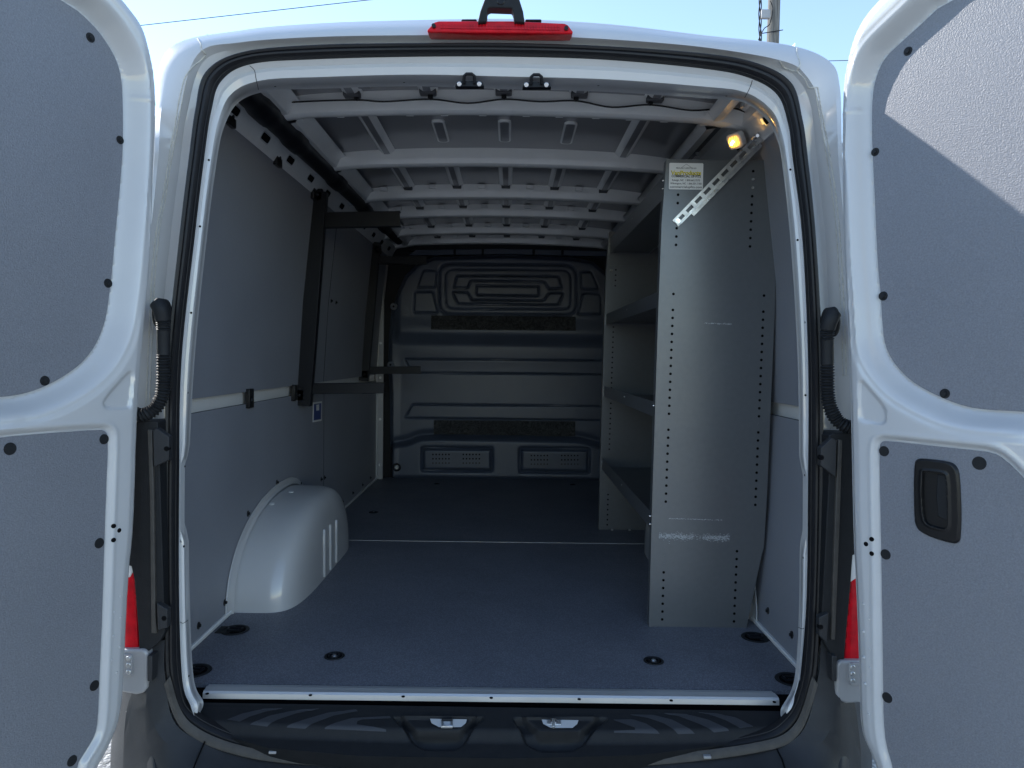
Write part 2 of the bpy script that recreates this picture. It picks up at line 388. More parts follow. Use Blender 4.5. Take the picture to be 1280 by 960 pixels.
JO = [(186,850),(186,750),(186,600),(188,450),(201,300),(214,200),(224,140),(247,68),(300,53),(400,46),(520,44),(640,44),(760,49),(880,59),(978,76),(1008,95),(1024,130),(1032,200),(1043,300),(1048,450),(1050,600),(1048,750),(1044,850),(1010,935),(940,965),(800,980),(640,985),(450,980),(320,970),(222,930)]
NS = len(SO)
def loop3(L, dY): return [at(px, py, yseal(py)+dY) for px, py in L]
def expand(L3, e, Y):
    out = []
    for p in L3:
        d = np.array([p[0]-0.0, p[2]-0.8]); q = d/np.linalg.norm(d)
        out.append(np.array([p[0]+q[0]*e, Y, p[2]+q[1]*e]))
    return out
def sm(L3, sub=8): return catmull(L3, sub, True)
def istop(i): return 6 <= i <= 16
so3, si3 = loop3(SO, 0), loop3(SI, 0.012)
fi3 = [at(px, py, yseal(SI[i][1])+.012+(.105 if 7 <= i <= 15 else .05)) for i, (px, py) in enumerate(FI)]
bo3 = [at(px, py, yseal(py)+(.038 if istop(i) else -.005)) for i, (px, py) in enumerate(BO)]
jo3 = [at(px, py, yseal(py)+(-.006 if 7 <= i <= 15 else .012 if istop(i) else .035)) for i, (px, py) in enumerate(JO)]
jm3 = [0.45*a+0.55*b_ for a, b_ in zip(jo3, so3)]
for i, p in enumerate(jm3): p[1] += 0.030 if istop(i) else 0.045
bx3 = [p.copy() for p in bo3]
# body shell ---------------------------------------------------------
mb = MB()
cb = [expand(bo3, -0.012, 0)]
for i, p in enumerate(cb[0]): p[1] = bo3[i][1]+0.004
rows = []
e0 = expand(bo3, 0.0, 0);  
for i, p in enumerate(e0): p[1] = bo3[i][1]+0.02
def lo(L3):   # lower skirt
    for i in range(23, 30): L3[i][2] = min(L3[i][2], -0.30)
    return L3
e1 = expand(bo3, 0.026, 0.07); e2 = lo(expand(bo3, 0.055, 0.18)); e3 = lo(expand(bo3, 0.085, 0.45)); e4 = lo(expand(bo3, 0.085, 3.5))
def cap(L3, Y, zt, sx=1.0):
    return [np.array([p[0]*sx, Y, min(p[2], zt+0.05*(1-abs(p[0])))]) for p in L3]
e5 = cap(e4, 3.9, 1.60, .98); e6 = cap(e4, 4.6, 0.95, .95); e7 = cap(e4, 5.3, 0.62, .90); e8 = cap(e4, 5.6, 0.25, .8)
prof = [sm(x) for x in (e8, e7, e6, e5, e4, e3, e2, e1, e0, bo3)]
mb.grid(prof, WHITE, True)
mb.add(prof[0], [tuple(range(len(prof[0])))], WHITE)
shell = mb.build('body_shell', van)
# rear frame: door jamb ring -------------------------------------------
mb = MB()
def lerp(A, B, t): return [(1-t)*a+t*b_ for a, b_ in zip(A, B)]
r1 = lerp(bo3, jo3, 0.35); 
for i, (p, q) in enumerate(zip(r1, bo3)): p[1] = q[1]+(-.022 if istop(i) else 0.003)
r2 = lerp(bo3, jo3, 0.80)
for i, (p, q) in enumerate(zip(r2, jo3)): p[1] = q[1]+(.003 if istop(i) else -0.004)
r3 = lerp(jo3, jm3, 0.35)
for p in r3: p[1] += 0.012
r4 = lerp(jm3, so3, 0.75)
for p, q in zip(r4, jm3): p[1] = q[1]-0.008
so_in = [p.copy() for p in so3]
for p in so_in: p[1] += 0.022
rings = [sm(x) for x in (bo3, r1, r2, jo3, r3, jm3, r4, so_in, lerp(so_in, si3, .5))]
mb.grid(rings, WHITE, True)
jamb = mb.build('door_jamb', van)
rr = [random.uniform(.0018, .0034) for _ in range(4000)]
def bead(P, n=160, w=1.0):
    q = MB(); pts = []
    for x, y in catmull([np.array(p, float) for p in P], max(2, n//(len(P)-1))):
        p, nn = hit(jamb, x, y)
        if p is not None: pts.append(p+nn*.0004)
    if len(pts) > 3: q.tube(pts, .003, SEALER, 6, rf=lambda i: rr[i % 4000]*w*.75); q.build('seam_sealer', van)
bead([(230,100),(224,125),(219,156),(210,205),(203,250),(196,285),(190,340),(187,400),(184,470),(182,520)])
bead([(233,100),(227,128),(222,158),(213,207),(206,252),(199,287),(194,340),(191,400),(188,470),(186,520)], w=.8)
bead([(247,48),(251,55),(252,62),(257,68),(250,76),(240,84),(233,94),(230,100)], 60)
bead([(997,57),(996,66),(1000,80),(997,89),(1006,99),(1011,109),(1022,109)], 60)
bead([(1022,109),(1028,145),(1036,187),(1043,230),(1049,281),(1053,340),(1056,400),(1058,470)])
bead([(1019,112),(1025,147),(1032,189),(1039,232),(1045,283),(1049,340),(1052,400),(1054,470)], w=.8)
bead([(975,76),(980,84),(990,88),(997,89)], 30)
# rubber seal -----------------------------------------------------------
mb = MB()
sa, sb = so3, si3
def sealrow(t, out):
    L = lerp(sa, sb, t)
    for p in L: p[1] -= out
    return L
seq = [(-.12, -.018), (-.08, .004), (0.0, .010), (.10, .0125), (.28, .0125), (.34, .0105), (.38, .0125), (.50, .017), (.66, .018), (.82, .013), (.86, .009), (.90, .009), (.96, .005), (1.0, -.004)]
mb.grid([sm(sealrow(t, o_)) for t, o_ in seq], RUBBER, True)
seal = mb.build('door_seal', van)
# dusty lower lip on the outside bottom of the seal
mb = MB()
def lipp(off_o, dy):
    L = [so3[i] for i in (22, 23, 24, 25, 26, 27, 28, 29, 0)]
    C = np.array([0.0, 0, 0.8]); out = []
    for p in L:
        d = np.array([p[0]*.6, 0, p[2]-.8]); d /= np.linalg.norm(d)
        q = p+d*off_o; q[1] += dy; out.append(q)
    return catmull(out, 10)
mb.grid([lipp(-.020, -.016), lipp(-.012, -.024), lipp(-0.001, -.026), lipp(.004, -.020), lipp(.005, 0)], RUBBER2)
mb.build('seal_lip', van)
for px, py in ((341, 940), (613, 949), (884, 946)):
    c = at(px, py, -0.139); q = MB(); q.box(c-np.array([.009, .004, .003]), c+np.array([.009, .006, .003]), SILVER); q.build('clip', van, .001)

# inner flange ------------------------------------------------------------
mb = MB()
siA = [at(244,899,yseal(899)), at(238,882,yseal(882))]+si3[:23]+[at(996,882,yseal(882)), at(983,908,yseal(908))]
fiA = [at(246,896,yseal(896)+.02), at(252,880,yseal(880)+.05)]+fi3[:23]+[at(978,889,yseal(885)+.05), at(981,904,yseal(904)+.02)]
topf = [0]*len(siA)
for i in range(9, 18): topf[i] = 1
def lay(t, ys, yt):
    L = []
    for i, (a, b_) in enumerate(zip(siA, fiA)):
        Y = a[1]+(yt if topf[i] else ys); q = (1-t)*a+t*b_
        # keep the picture position while moving in depth
        d = q-CAM; L.append(CAM+d*((Y-CAM[1])/d[1]))
    return L
f0 = [p+np.array([0, .03, 0]) for p in siA]
f1 = lay(.22, .008, .010); f1b = lay(.34, .007, .004); f2 = lay(.62, .010, .008); f2b = lay(.72, .014, .022); f3 = lay(.90, .030, .080)
exl = []
for i, p in enumerate(fiA):
    q = p.copy(); q[1] += 0.02
    if i <= 8: q[0] = XL-.01
    elif i >= 18: q[0] = XR+.01
    else:
        q[2] += 0.10
        if i in (9, 10): q[0] -= 0.08
        if i in (16, 17): q[0] += 0.08
    exl.append(q)
f4 = [p+np.array([0, .01, 0]) for p in fiA]
st = [catmull(x, 10) for x in (f0, siA, f1, f1b, f2, f2b, f3, fiA, f4, exl)]
for row in st[3:9]:
    for j, p in enumerate(row):
        z = p[2]; w_ = float(np.clip(min((z-0.40), (0.62-z))/0.06, 0, 1))
        p[0] += (-0.018 if p[0] < 0 else 0.013)*w_
mb.grid(st, WHITE)
flange = mb.build('opening_flange', van)
for px, py in ((344,108),(505,103),(748,107),(908,120),(250,283),(261,200),(239,391),(235,491),(231,583),(230,683),(236,845),(988,212),(997,300),(1006,403),(1007,494),(1006,594),(1004,697)):
    q = MB()
    if disc_on(q, flange, px, py, .0028, HOLE, .0004): q.build('flange_hole', van)
q = MB()
line_on(q, flange, [(312,82),(318,88),(320,98),(323,112)], .0009, BUMPER, 24); q.build('panel_joint', van)
q = MB(); line_on(q, flange, [(942,94),(938,108),(931,122)], .0009, BUMPER, 24); q.build('panel_joint', van)
q = MB(); line_on(q, flange, [(224,777),(229,779),(235,775)], .0008, BUMPER, 16); q.build('panel_joint', van)
q = MB(); line_on(q, flange, [(998,784),(1003,786),(1009,783)], .0008, BUMPER, 16); q.build('panel_joint', van)

# ------------------------------------------------------------------ inner skin
ZT = 1.555
sec = [(1.0, -0.01), (1.0, .40), (1.0, .72), (.975, 1.10), (.93, 1.50), (.925, 1.56), (.905, 1.61), (.84, 1.665), (.68, 1.695), (.38, 1.712), (0, 1.718)]
secR = [(1.0, -0.01), (1.03, .40), (1.04, .72), (1.025, 1.10), (.965, 1.50), (.955, 1.56), (.93, 1.61), (.86, 1.665), (.68, 1.695), (.38, 1.712), (0, 1.718)]
def secpts(y):
    k = .965 if y < .1 else 1.0
    a = [np.array([XL*s_-.002, y, z*k]) for s_, z in sec]; b_ = [np.array([XR*s_+.002, y, z*k]) for s_, z in secR[::-1]][1:]
    return a+b_
mb = MB(); S0 = [catmull(secpts(y), 4) for y in (0.03, 0.16, 1.0, 2.0, 3.30)]
ncol = len(S0[0]); 
iw = 7*4   # index where the roof starts (z 1.66)
def sub(a, b_): return [r[a:b_+1] for r in S0]
mb.grid(sub(0, iw), WHITE_IN); mb.grid(sub(ncol-1-iw, ncol-1), WHITE_IN)
mb.build('inner_wall_skin', van)
mb = MB(); mb.grid(sub(iw, ncol-1-iw), ROOFSK); mb.build('roof_skin', van)

# cantrail with oval holes
for side in (-1, 1):
    X = XL if side < 0 else XR
    mb = MB()
    XX = abs(X)*(.925 if side < 0 else .955)
    A = [(XX, 1.550), (XX-.016, 1.553), (XX-.024, 1.566), (XX-.050, 1.612), (XX-.062, 1.622), (XX-.062, 1.67), (XX-.062, 1.70)]
    rowsC = [[np.array([side*a, y, z]) for a, z in A] for y in (.09, 1.2, 2.2, 3.25)]
    mb.grid([list(r) for r in rowsC], WHITE_IN, smooth=False)
    y = .34
    W1 = np.array([side*(A[3][0]-A[2][0]), 0, A[3][1]-A[2][1]]); W1 /= np.linalg.norm(W1); nn = np.cross(W1, (0, 1, 0)); nn *= -side if nn[0]*side > 0 and False else 1
    if nn[0]*side > 0: nn = -nn
    cen = np.array([side*(A[2][0]+A[3][0])/2, 0, (A[2][1]+A[3][1])/2])
    while y < 3.1:
        c = cen+np.array([0, y, 0])+nn*.0015
        P = roundpoly([(-.034, -.012), (.034, -.012), (.034, .012), (-.034, .012)], .010, 4)
        mb.prism([c+np.array([0, p[0], 0])+W1*p[1] for p in P], -nn, .004, HOLE)
        P2 = roundpoly([(-.039, -.017), (.039, -.017), (.039, .017), (-.039, .017)], .013, 4)
        mb.prism([c-nn*.0008+np.array([0, p[0], 0])+W1*p[1] for p in P2], -nn, .003, WHITE)
        y += .27
    mb.build('roof_rail', van)

# roof bows ----------------------------------------------------------------
BOWS = [0.50, 1.13, 1.74, 2.20, 2.76, 3.16]
def bowz(x):
    t = abs(x)/.72
    return 1.652-.022*t**2-.14*max(0, t-.85)**1.5
for bi, y0 in enumerate(BOWS):
    mb = MB()
    pr = [(0.0, .066), (0.0, .050), (.004, .020), (.008, .006), (.018, .0), (.042, -.001), (.050, .003), (.054, .010), (.075, .012), (.078, .016), (.078, .06)]
    xs = np.linspace(-.80, .80, 41)
    wd = 1.0
    G = [[np.array([x, y0+a, bowz(x)+b_*(1.0 if abs(x) < .7 else 1.0)]) for a, b_ in pr] for x in xs]
    mb.grid(G, WHITE_IN)
    for x in np.arange(-.66, .67, .12):     # pressed dimples and holes on the lower flange
        xx = x+random.uniform(-.015, .015)
        if random.random() < .7:
            T = [np.array([xx, y0+.066, bowz(xx)+.010])]
            mb.tube([np.array([xx-.012, y0+.064, bowz(xx)+.010]), np.array([xx+.012, y0+.064, bowz(xx)+.010])], .006, WHITE_IN, 8)
        else: mb.cyl(np.array([xx, y0+.064, bowz(xx)+.0115]), (0, 0, -1), .005, .002, HOLE, 12)
    mb.build('roof_bow', van)
# pressed ribs on the roof skin
def zskin(x): return float(np.interp(abs(x), [0, .33, .60, .75, .80], [1.718, 1.712, 1.695, 1.665, 1.61]))
yy = [0.10]+BOWS
for bi in range(len(yy)-1):
    a, b_ = yy[bi]+.08, yy[bi+1]
    for X in (-.48, -.24, 0, .24, .48):
        short = bi == 1 and abs(X) < .4
        y1, y2 = (a+.20, b_-.10) if short else (a+.01, b_-.002)
        mb = MB(); hw = .024 if short else .020
        P = roundpoly([(-hw, 0), (hw, 0), (hw, y2-y1), (-hw, y2-y1)], hw if short else .004, 6)
        z = zskin(X)
        tl = (zskin(X+.02)-zskin(X-.02))/.04
        if short:
            mb.prism([np.array([X+p[0]*1.0, y1+p[1], z-.007+tl*p[0]]) for p in P], (0, 0, 1), .012, WHITE_IN)
            P = roundpoly([(-hw+.007, 0.01), (hw-.007, .01), (hw-.007, y2-y1-.01), (-hw+.007, y2-y1-.01)], hw if short else .004, 6)
            mb.prism([np.array([X+p[0]*1.0, y1+p[1], z-.0085+tl*p[0]]) for p in P], (0, 0, 1), .010, ROOFSK)
        else:
            sd = [(-hw-.012, .0), (-hw, -.012), (-hw*.6, -.016), (hw*.6, -.016), (hw, -.012), (hw+.012, 0)]
            mb.grid([[np.array([X+p, y, z+q+tl*p]) for p, q in sd] for y in (y1, y2)], WHITE_IN)
            mb.grid([[np.array([X+p, y, z-.0165+tl*p]) for p in (-hw*.6, hw*.6)] for y in (y1, y2)], ROOFSK)
        mb.build('roof_rib', van, .002)
    for X in (-.48, -.24, 0, .24, .48):
        if bi == 1: continue
        q = MB(); z = zskin(X); hw_ = .026 if bi == 0 else .021; q.box((X-hw_, b_-.035, z-.022), (X+hw_, b_-.002, z-.002), BOWPAD); q.build('bow_pad', van, .004)
        if bi > 1:
            for dx in (-.12,):
                q = MB(); z = zskin(X+dx); q.box((X+dx-.018, b_-.020, z-.022), (X+dx+.018, b_-.002, z-.002), WHITE_IN); q.build('bow_bracket', van, .003)
    for X in (-.70, .69):      # heavy side ribs
        mb = MB(); z = zskin(X)-.004
        mb.grid([[np.array([X+p, y, z+q]) for p, q in ((-.05, -.03), (-.035, -.012), (-.018, -.045), (.012, -.040), (.030, -.006), (.05, .004))] for y in (a, b_)], WHITE_IN)
        mb.build('side_rib', van)
        q = MB(); c = np.array([X-.03 if X < 0 else X+.03, (a+b_)/2+.02, z-.035]); q.cyl(c, (0, 0, -1), .007, .012, ZINC, 12); q.build('bolt', van, .0015)

# roof harness --------------------------------------------------------------
W0 = [(338,150),(347,131),(380,127),(446,125),(480,127),(538,124),(585,129),(630,124),(675,127),(720,126),(765,134),(813,131),(865,138),(913,135),(935,141),(958,144)]
mb = MB(); mb.tube(catmull([at(px, py, .485) for px, py in W0], 6), .0028, BLACKG, 8); mb.build('wiring_harness', van)
for px, py in ((347,129),(446,122),(538,121),(630,121),(720,123),(813,128),(913,134),(959,144)):
    q = MB(); c = at(px, py, .482); q.box(c-np.array([.008, .006, .006]), c+np.array([.008, .006, .006]), BLACKG)
    q.box(c-np.array([.004, .004, .010]), c+np.array([.004, .004, .010]), BLACKG); q.build('harness_clip', van, .001)
# dark brackets above
for px in (450, 540, 633, 720, 812, 900):
    py = 116+(4 if px > 700 else 0)+(4 if px > 860 else 0)
    q = MB(); c = at(px-4*(px < 600)+2*(px > 700), py, .30)
    c[2] = zskin(c[0])-.012
    q.box(c-np.array([.022, .12, .010]), c+np.array([.022, .12, .010]), ROOFSK); q.build('roof_pad', van, .004)

# header strikers ---------------------------------------------------------------
def tube_path(mb, P2, Y, r, m): mb.tube(catmull([at(px, py, Y) for px, py in P2], 4), r, m, 8)
for px0 in (587, 671):
    dy = 0 if px0 == 587 else 1
    hp0, _n = hit(flange, px0, 94); Y = float(hp0[1])-.006
    mb = MB()
    base = [(px0-18, 108), (px0-16, 102), (px0-8, 101), (px0+8, 101), (px0+16, 102), (px0+18, 108)]
    mb.prism([at(x, y+dy, Y) for x, y in base], (0, 1, 0), .02, BLACKM)
    mb.tube([at(px0-7, 104+dy, Y-.004), at(px0-7, 95+dy, Y-.012), at(px0-4, 92.5+dy, Y-.014), at(px0+3, 92.5+dy, Y-.014), at(px0+6, 95+dy, Y-.012), at(px0+6, 104+dy, Y-.004)], .0042, BLACKM, 10)
    for k in (-13, 12): mb.cyl(at(px0+k, 105+dy, Y-.006), (0, 1, .3), .006, .012, CHROME, 14)
    o = mb.build('door_striker', van, .0015)

# third brake light and camera arm ----------------------------------------------
mb = MB()
ol = [(533, 38), (543, 27.5), (548, 26), (640, 26), (706, 29), (710, 31), (717, 40), (714, 42), (640, 41), (537, 40)]
mb.prism([at(x, y, -.045) for x, y in ol], (0, 1, .05), .05, RED)
o = mb.build('brake_light', van, .004, 3)
for x, y in ((542, 31.5), (708, 34.5)):
    q = MB(); q.cyl(at(x, y, -.052), (0, 1, 0), .005, .01, BLACKG, 12); q.build('screw', o)
q = MB(); ld = MB()
for i in range(40):
    x = 552+i*3.75; c = at(x, 30.5+ (i/40)*2.2, -.0475); q.box(c-np.array([.0022, .001, .0035]), c+np.array([.0022, .002, .0035]), RED)
    c = at(x, 34+(i/40)*2.2, -.0475); q.box(c-np.array([.0022, .001, .0025]), c+np.array([.0022, .002, .0025]), RED)
q.build('lens_ribs', o)
mb = MB(); Y = -.06
rim = [(597, 28), (600, 14), (606, -2), (610, -14), (645, -14), (649, -2), (654, 14), (656, 28), (643, 27), (642, 16), (640, 10), (613, 9), (609, 11), (608, 27)]
mb.prism([at(x, y, Y) for x, y in rim], (0, 1, 0), .035, BLACKP)
mb.cyl(at(626, 1, Y-.002), (0, 1, 0), .010, .01, BLACKG, 20)
for a, b_ in ((576, 596), (656, 677)):
    mb.prism([at(x, y, -.03) for x, y in ((a, 26.5), (a+1, 23.5), (b_, 23.5), (b_, 26.5))], (0, 1, 0), .03, BLACKP)
lab(mb.build('camera_arm', van, .003), 'black rear camera arm over the red brake light')

# ------------------------------------------------------------------ wall liners
def wallx(z, side, off=0.014):
    X = XL if side < 0 else XR
    sc_ = sec if side < 0 else secR
    f = np.interp(z, [s_[1] for s_ in sc_[:6]], [s_[0] for s_ in sc_[:6]])
    return X*f-side*off
def liner(side, y0, y1, z0, z1, name):
    mb = MB(); th = .006
    zs = np.linspace(z0, z1, 30)
    fr = [[np.array([wallx(z, side), y, z]) for z in zs] for y in (y0, y1)]
    bk = [[np.array([wallx(z, side, .004), y, z]) for z in zs] for y in (y0, y1)]
    mb.grid(fr, LINER_IN); mb.grid(bk, LINER_IN)
    for e in (0, 1): mb.grid([fr[e], bk[e]], BLACKP, smooth=False)
    for k in (0, -1): mb.grid([[fr[0][k], fr[1][k]], [bk[0][k], bk[1][k]]], BLACKP, smooth=False)
    return mb.build(name, van)
for side in (-1, 1):
    liner(side, .06, 1.715, .012, .690, 'lower_wall_liner'); liner(side, 1.722, 3.10, .012, .690, 'lower_wall_liner')
    liner(side, .06, 1.70, .732, ZT, 'upper_wall_liner'); liner(side, 1.708, 3.10, .732, ZT, 'upper_wall_liner')
    X = XL if side < 0 else XR
    q = MB(); q.box((min(X, X-side*.022), .04, .001), (max(X, X-side*.022), 3.15, .014), WHITE_IN); q.build('floor_edge_trim', van, .003)
    q = MB(); q.box((min(X-side*.0, X-side*.020), 3.12, .0), (max(X, X-side*.020), 3.20, 1.45), WHITE); q.build('side_post', van, .004)
def plug(px, py, side, r=.011, parent=van, m=BLACKG):
    z = 0.5
    for _ in range(8):
        X = wallx(z, side); p = onx(px, py, X); z = p[2]
    q = MB(); q.cyl(p+np.array([side*.004, 0, 0]), (-side, 0, 0), r, .006, m, 16); q.cyl(p, (-side, 0, 0), r*.45, .0075, BLACKP, 12)
    return q.build('panel_plug', parent, .001)
for px, py in ((346,603),(375,604),(401.5,599),(405.5,597),(310,642),(281,753),(248,782),(463,597),(453,606),(441,616),(428,627),(414,376),(420,378)):
    plug(px, py, -1)
for px, py in ((960,763.5),(990,793.5)): plug(px, py, 1)
# belt clips
for px, py, side in ((310,498,-1),(366,491,-1),(345,196,-1),(391,240,-1),(285,143,-1)):
    X = wallx(.71 if py > 300 else 1.55, side); p = onx(px, py, X)
    q = MB(); q.box(p+np.array([-.002, -.022 if py > 300 else -.03, -.034]), p+np.array([.014, .022 if py > 300 else .03, .034]), BLACKG)
    q.cyl(p+np.array([.012, 0, -.005]), (1, 0, 0), .008, .006, BLACKP, 14)
    q.build('panel_clip', van, .006, 3)
q = MB()
for c in ((391, 503), (402, 501), (402, 526), (391, 528)): pass
P = [onx(x, y, wallx(.6, -1, .0155)) for x, y in ((391.5, 503), (402.5, 501.5), (402, 526), (391, 528))]
q.prism(P, (-1, 0, 0), .0008, LABELW); P2 = [np.mean(P, 0)+(p-np.mean(P, 0))*.82+np.array([.0008, 0, 0]) for p in P]; q.prism(P2, (-1, 0, 0), .0008, LABELB)
P2 = [np.mean(P, 0)+(p-np.mean(P, 0))*.3+np.array([.0016, 0, .02]) for p in P]; q.prism(P2, (-1, 0, 0), .0008, LABELW)
q.build('wall_label', van)

# duct along left roof rail -----------------------------------------------------------
mb = MB()
p0 = at(322, 131, .36); p1 = at(498, 300, 3.00)
pts = [p0+(p1-p0)*t for t in np.linspace(-.06, 1, 90)]
marks = [.02, .14, .36, .58, .80]
def rf(i):
    t = i/89*1.06-.06; r = .034-.003*t
    for m_ in marks:
        if abs(t-m_) < .022: r += .006
    return r
mb.tube(pts, .03, BLACKM, 16, rf=rf)
mb.build('curtain_airbag_tube', van)

# ------------------------------------------------------------------ floor
mb = MB()
FY1 = 3.22
poly = [(XL+.008, .040), (XR-.008, .040), (XR-.008, FY1), (XL+.008, FY1)]
mb.box((XL+.006, .035, -.012), (XR-.006, 1.487, .0), FLOORM); mb.build('floor_board', van)
mb = MB(); mb.box((XL+.006, 1.493, -.012), (XR-.006, FY1, .0), FLOORM); mb.build('floor_board', van)
q = MB(); q.box((XL+.006, 1.4865, -.010), (XR-.006, 1.4935, .0012), ALU); q.build('floor_joint_strip', van)
q = MB(); q.box((XL-.02, -.0, -.10), (XR+.02, 3.3, -.013), HOLE); q.build('floor_pan', van)
# aluminium sill strip
mb = MB()
def sl_(px0, px1, py0, py1, z, k): 
    return [onz(px0+(px1-px0)*t, py0+(py1-py0)*t, z) for t in np.linspace(0, 1, k)]
rA = sl_(253, 974, 864.5, 876, .002, 30); rB = sl_(247, 982, 871.5, 884-1, .002, 30); rC = [p+np.array([0, -.004, -.003]) for p in rB]
rA = [np.array([p[0], .040, .002]) for p in rA]; rB = [np.array([p[0], -.004, .0025]) for p in rB]
rA = [np.array([p[0], .024, .0022]) for p in rA]
rM = [np.array([b_[0]*.35+a[0]*.65, .010, .0022]) for a, b_ in zip(rA, rB)]
rM2 = [m_+np.array([0, -.002, .0025]) for m_ in rM]
rN = [p+np.array([0, -.008, -.0005]) for p in rB]; rO = [p+np.array([0, -.013, -.005]) for p in rB]; rP = [p+np.array([0, -.014, -.018]) for p in rB]
mb.grid([rA, rM, rM2, rB, rN, rO, rP], ALU, smooth=True)
mb.grid([[p-np.array([0, 0, .0022]) for p in rA], rA], ALU)
for k, px in enumerate((259, 388, 504, 614, 724, 839, 968)):
    py = 867+ (px-259)*.0148; c = onz(px, py, .0025); mb.cyl(c-np.array([0, 0, .001]), (0, 0, 1), .0045, .0018, HOLE, 12)
mb.build('aluminium_sill_strip', van)
# tie-down points
def tiedown(px, py, r, d_shape, pr=None):
    c = onz(px, py, 0.0); mb = MB()
    n = 36; ring = lambda R, z: [np.array([c[0]+R*math.cos(2*PI*i/n), c[1]+R*1.0*math.sin(2*PI*i/n), z]) for i in range(n)]
    mb.grid([ring(r, .0008), ring(r*.96, .003), ring(r*.82, .0035), ring(r*.74, .001)], BLACKP, True)
    mb.grid([ring(r*.74, .001), ring(r*.62, .0014), ring(0.01, .0016)], HOLE, True)
    if d_shape:
        s_ = -1 if c[0] < 0 else 1
        mb.box((c[0]+(s_*r*.2 if s_ > 0 else -r*1.25), c[1]-r*.62, .0005), (c[0]+(r*1.25 if s_ > 0 else -r*.2), c[1]+r*.62, .0028), BLACKP)
        mb.tube([c+np.array([-r*.5, r*.2, .004]), c+np.array([-r*.45, -r*.3, .005]), c+np.array([r*.45, -r*.3, .005]), c+np.array([r*.5, r*.2, .004])], .004, BLACKM, 8)
        mb.tube([c+np.array([-r*.5, r*.2, .004]), c+np.array([r*.5, r*.2, .004])], .004, BLACKM, 8)
    else:
        mb.cyl(c+np.array([0, 0, .001]), (0, 0, 1), r*.30, .003, ZINC, 14, r*.2)
        mb.torus(c+np.array([0, 0, .003]), (0, 0, 1), r*.5, .0028, BLACKM)
    mb.build('tie_down_ring', van)
for a in ((294,788,.043,1),(243,839,.045,1),(418,820.5,.029,0),(817,826.5,.029,0),(944,797,.043,1),(990,850,.045,1),(467,640.5,.026,0),(546,605,.02,0),(716,606,.02,0)): tiedown(*a)

# ------------------------------------------------------------------ wheel arches
def arch(side):
    X = XL if side < 0 else XR; D = .228; yc_ = 1.10; ar, af, b_ = .565, .36, .325
    mb = MB(); nth, ns = 44, 26; G = []
    for j in range(ns+1):
        s_ = math.sin(j/ns*PI/2)**.9; e = 4.0; k = max(0, (1-s_**8.0))**(1/4.6)
        k = k*.985+.0 if j else 1.0
        row = []
        for i in range(nth+1):
            th = PI*i/nth; cc, ss = math.cos(th), math.sin(th)
            cx = abs(cc)**.92*(1 if cc > 0 else -1)
            yv = yc_-(ar if cc > 0 else af)*cx*k; zv = b_*(ss**.88)*k
            row.append(np.array([X-side*D*s_, yv, zv]))
        G.append(row)
    mb.grid(G, WHITE)
    # flange along the wall
    G = []
    for off, sc in ((.016, 1.085), (.019, 1.08), (.019, 1.02), (.026, 1.0)):
        row = []
        for i in range(nth+1):
            th = PI*i/nth; cc, ss = math.cos(th), math.sin(th)
            cx = abs(cc)**.92*(1 if cc > 0 else -1)
            row.append(np.array([X-side*off, yc_-(ar if cc > 0 else af)*cx*sc, b_*(ss**.88)*sc]))
        G.append(row)
    mb.grid(G, WHITE)
    o = mb.build('wheel_arch', van)
    for P in ([(405,662),(405,690),(405,721)], [(412.5,656),(412.5,685),(412.5,712)], [(420,650),(420,680),(420,703)]):
        q = MB(); line_on(q, o, P, .0055, WHITE, 14)
        if side < 0: q.build('pressed_rib', o)
    if side < 0:
        for x, y in ((364, 615), (340, 630)):
            q = MB(); disc_on(q, o, x, y, .010, LABELW, .002); q.build('weld_plug', o)
arch(-1); arch(1)

# ------------------------------------------------------------------ partition
PY = 3.20
def z7(x, y): p = at(460+x/3.765, 290+y/3.765, PY); return (p[0], p[2])
def z8(x, y): p = at(460+x/3.765, 490+y/3.765, PY); return (p[0], p[2])
out = [z8(103, 405), z8(100, 0), z7(92, 640), z7(96, 480), z7(108, 360), z7(140, 280), z7(175, 205), z7(230, 150), z7(310, 118), z7(640, 108), z7(960, 120), z7(1060, 140), z7(1130, 200)]
out += [(0.80, 1.36), (0.83, 1.1), (0.84, 0.6), (.84, -.005)]
out = [np.array(p) for p in out]; out[0][1] = -.005
rr_ = lambda P, r: roundpoly(P, r, 6)
big = rr_([z7(335, 152), z7(978, 158), z7(982, 392), z7(338, 388)], .085)
big2 = rr_([z7(365, 178), z7(952, 182), z7(955, 365), z7(368, 362)], .06)
up1 = rr_([z7(405, 265), z7(420, 208), z7(895, 212), z7(912, 268), z7(850, 270), z7(830, 238), z7(485, 232), z7(470, 266)], .015)
dn1 = rr_([z7(398, 284), z7(470, 286), z7(490, 322), z7(825, 326), z7(850, 290), z7(918, 290), z7(895, 345), z7(425, 340)], .015)
cent = rr_([z7(512, 254), z7(803, 258), z7(803, 302), z7(512, 298)], .015)
pk = [rr_([z7(235, 262), z7(262, 182), z7(328, 185), z7(320, 262)], .02), rr_([z7(218, 380), z7(222, 283), z7(308, 283), z7(332, 382)], .02),
      rr_([z7(998, 190), z7(1050, 190), z7(1085, 272), z7(1003, 270)], .02), rr_([z7(1010, 290), z7(1090, 292), z7(1098, 390), z7(985, 388)], .02)]
st1 = rr_([z7(172, 598), z7(1240, 608), z7(1225, 672), z7(205, 662)], .012)
st2 = rr_([z7(208, 812), z7(1230, 822), z7(1250, 888), z7(172, 876)], .012)
base = rr_([z8(105, 500), z8(110, 250), z8(190, 240), z8(240, 215), z8(330, 210), z8(990, 222), z8(1060, 240), z8(1120, 260), z8(1260, 270), z8(1260, 520)], .04)
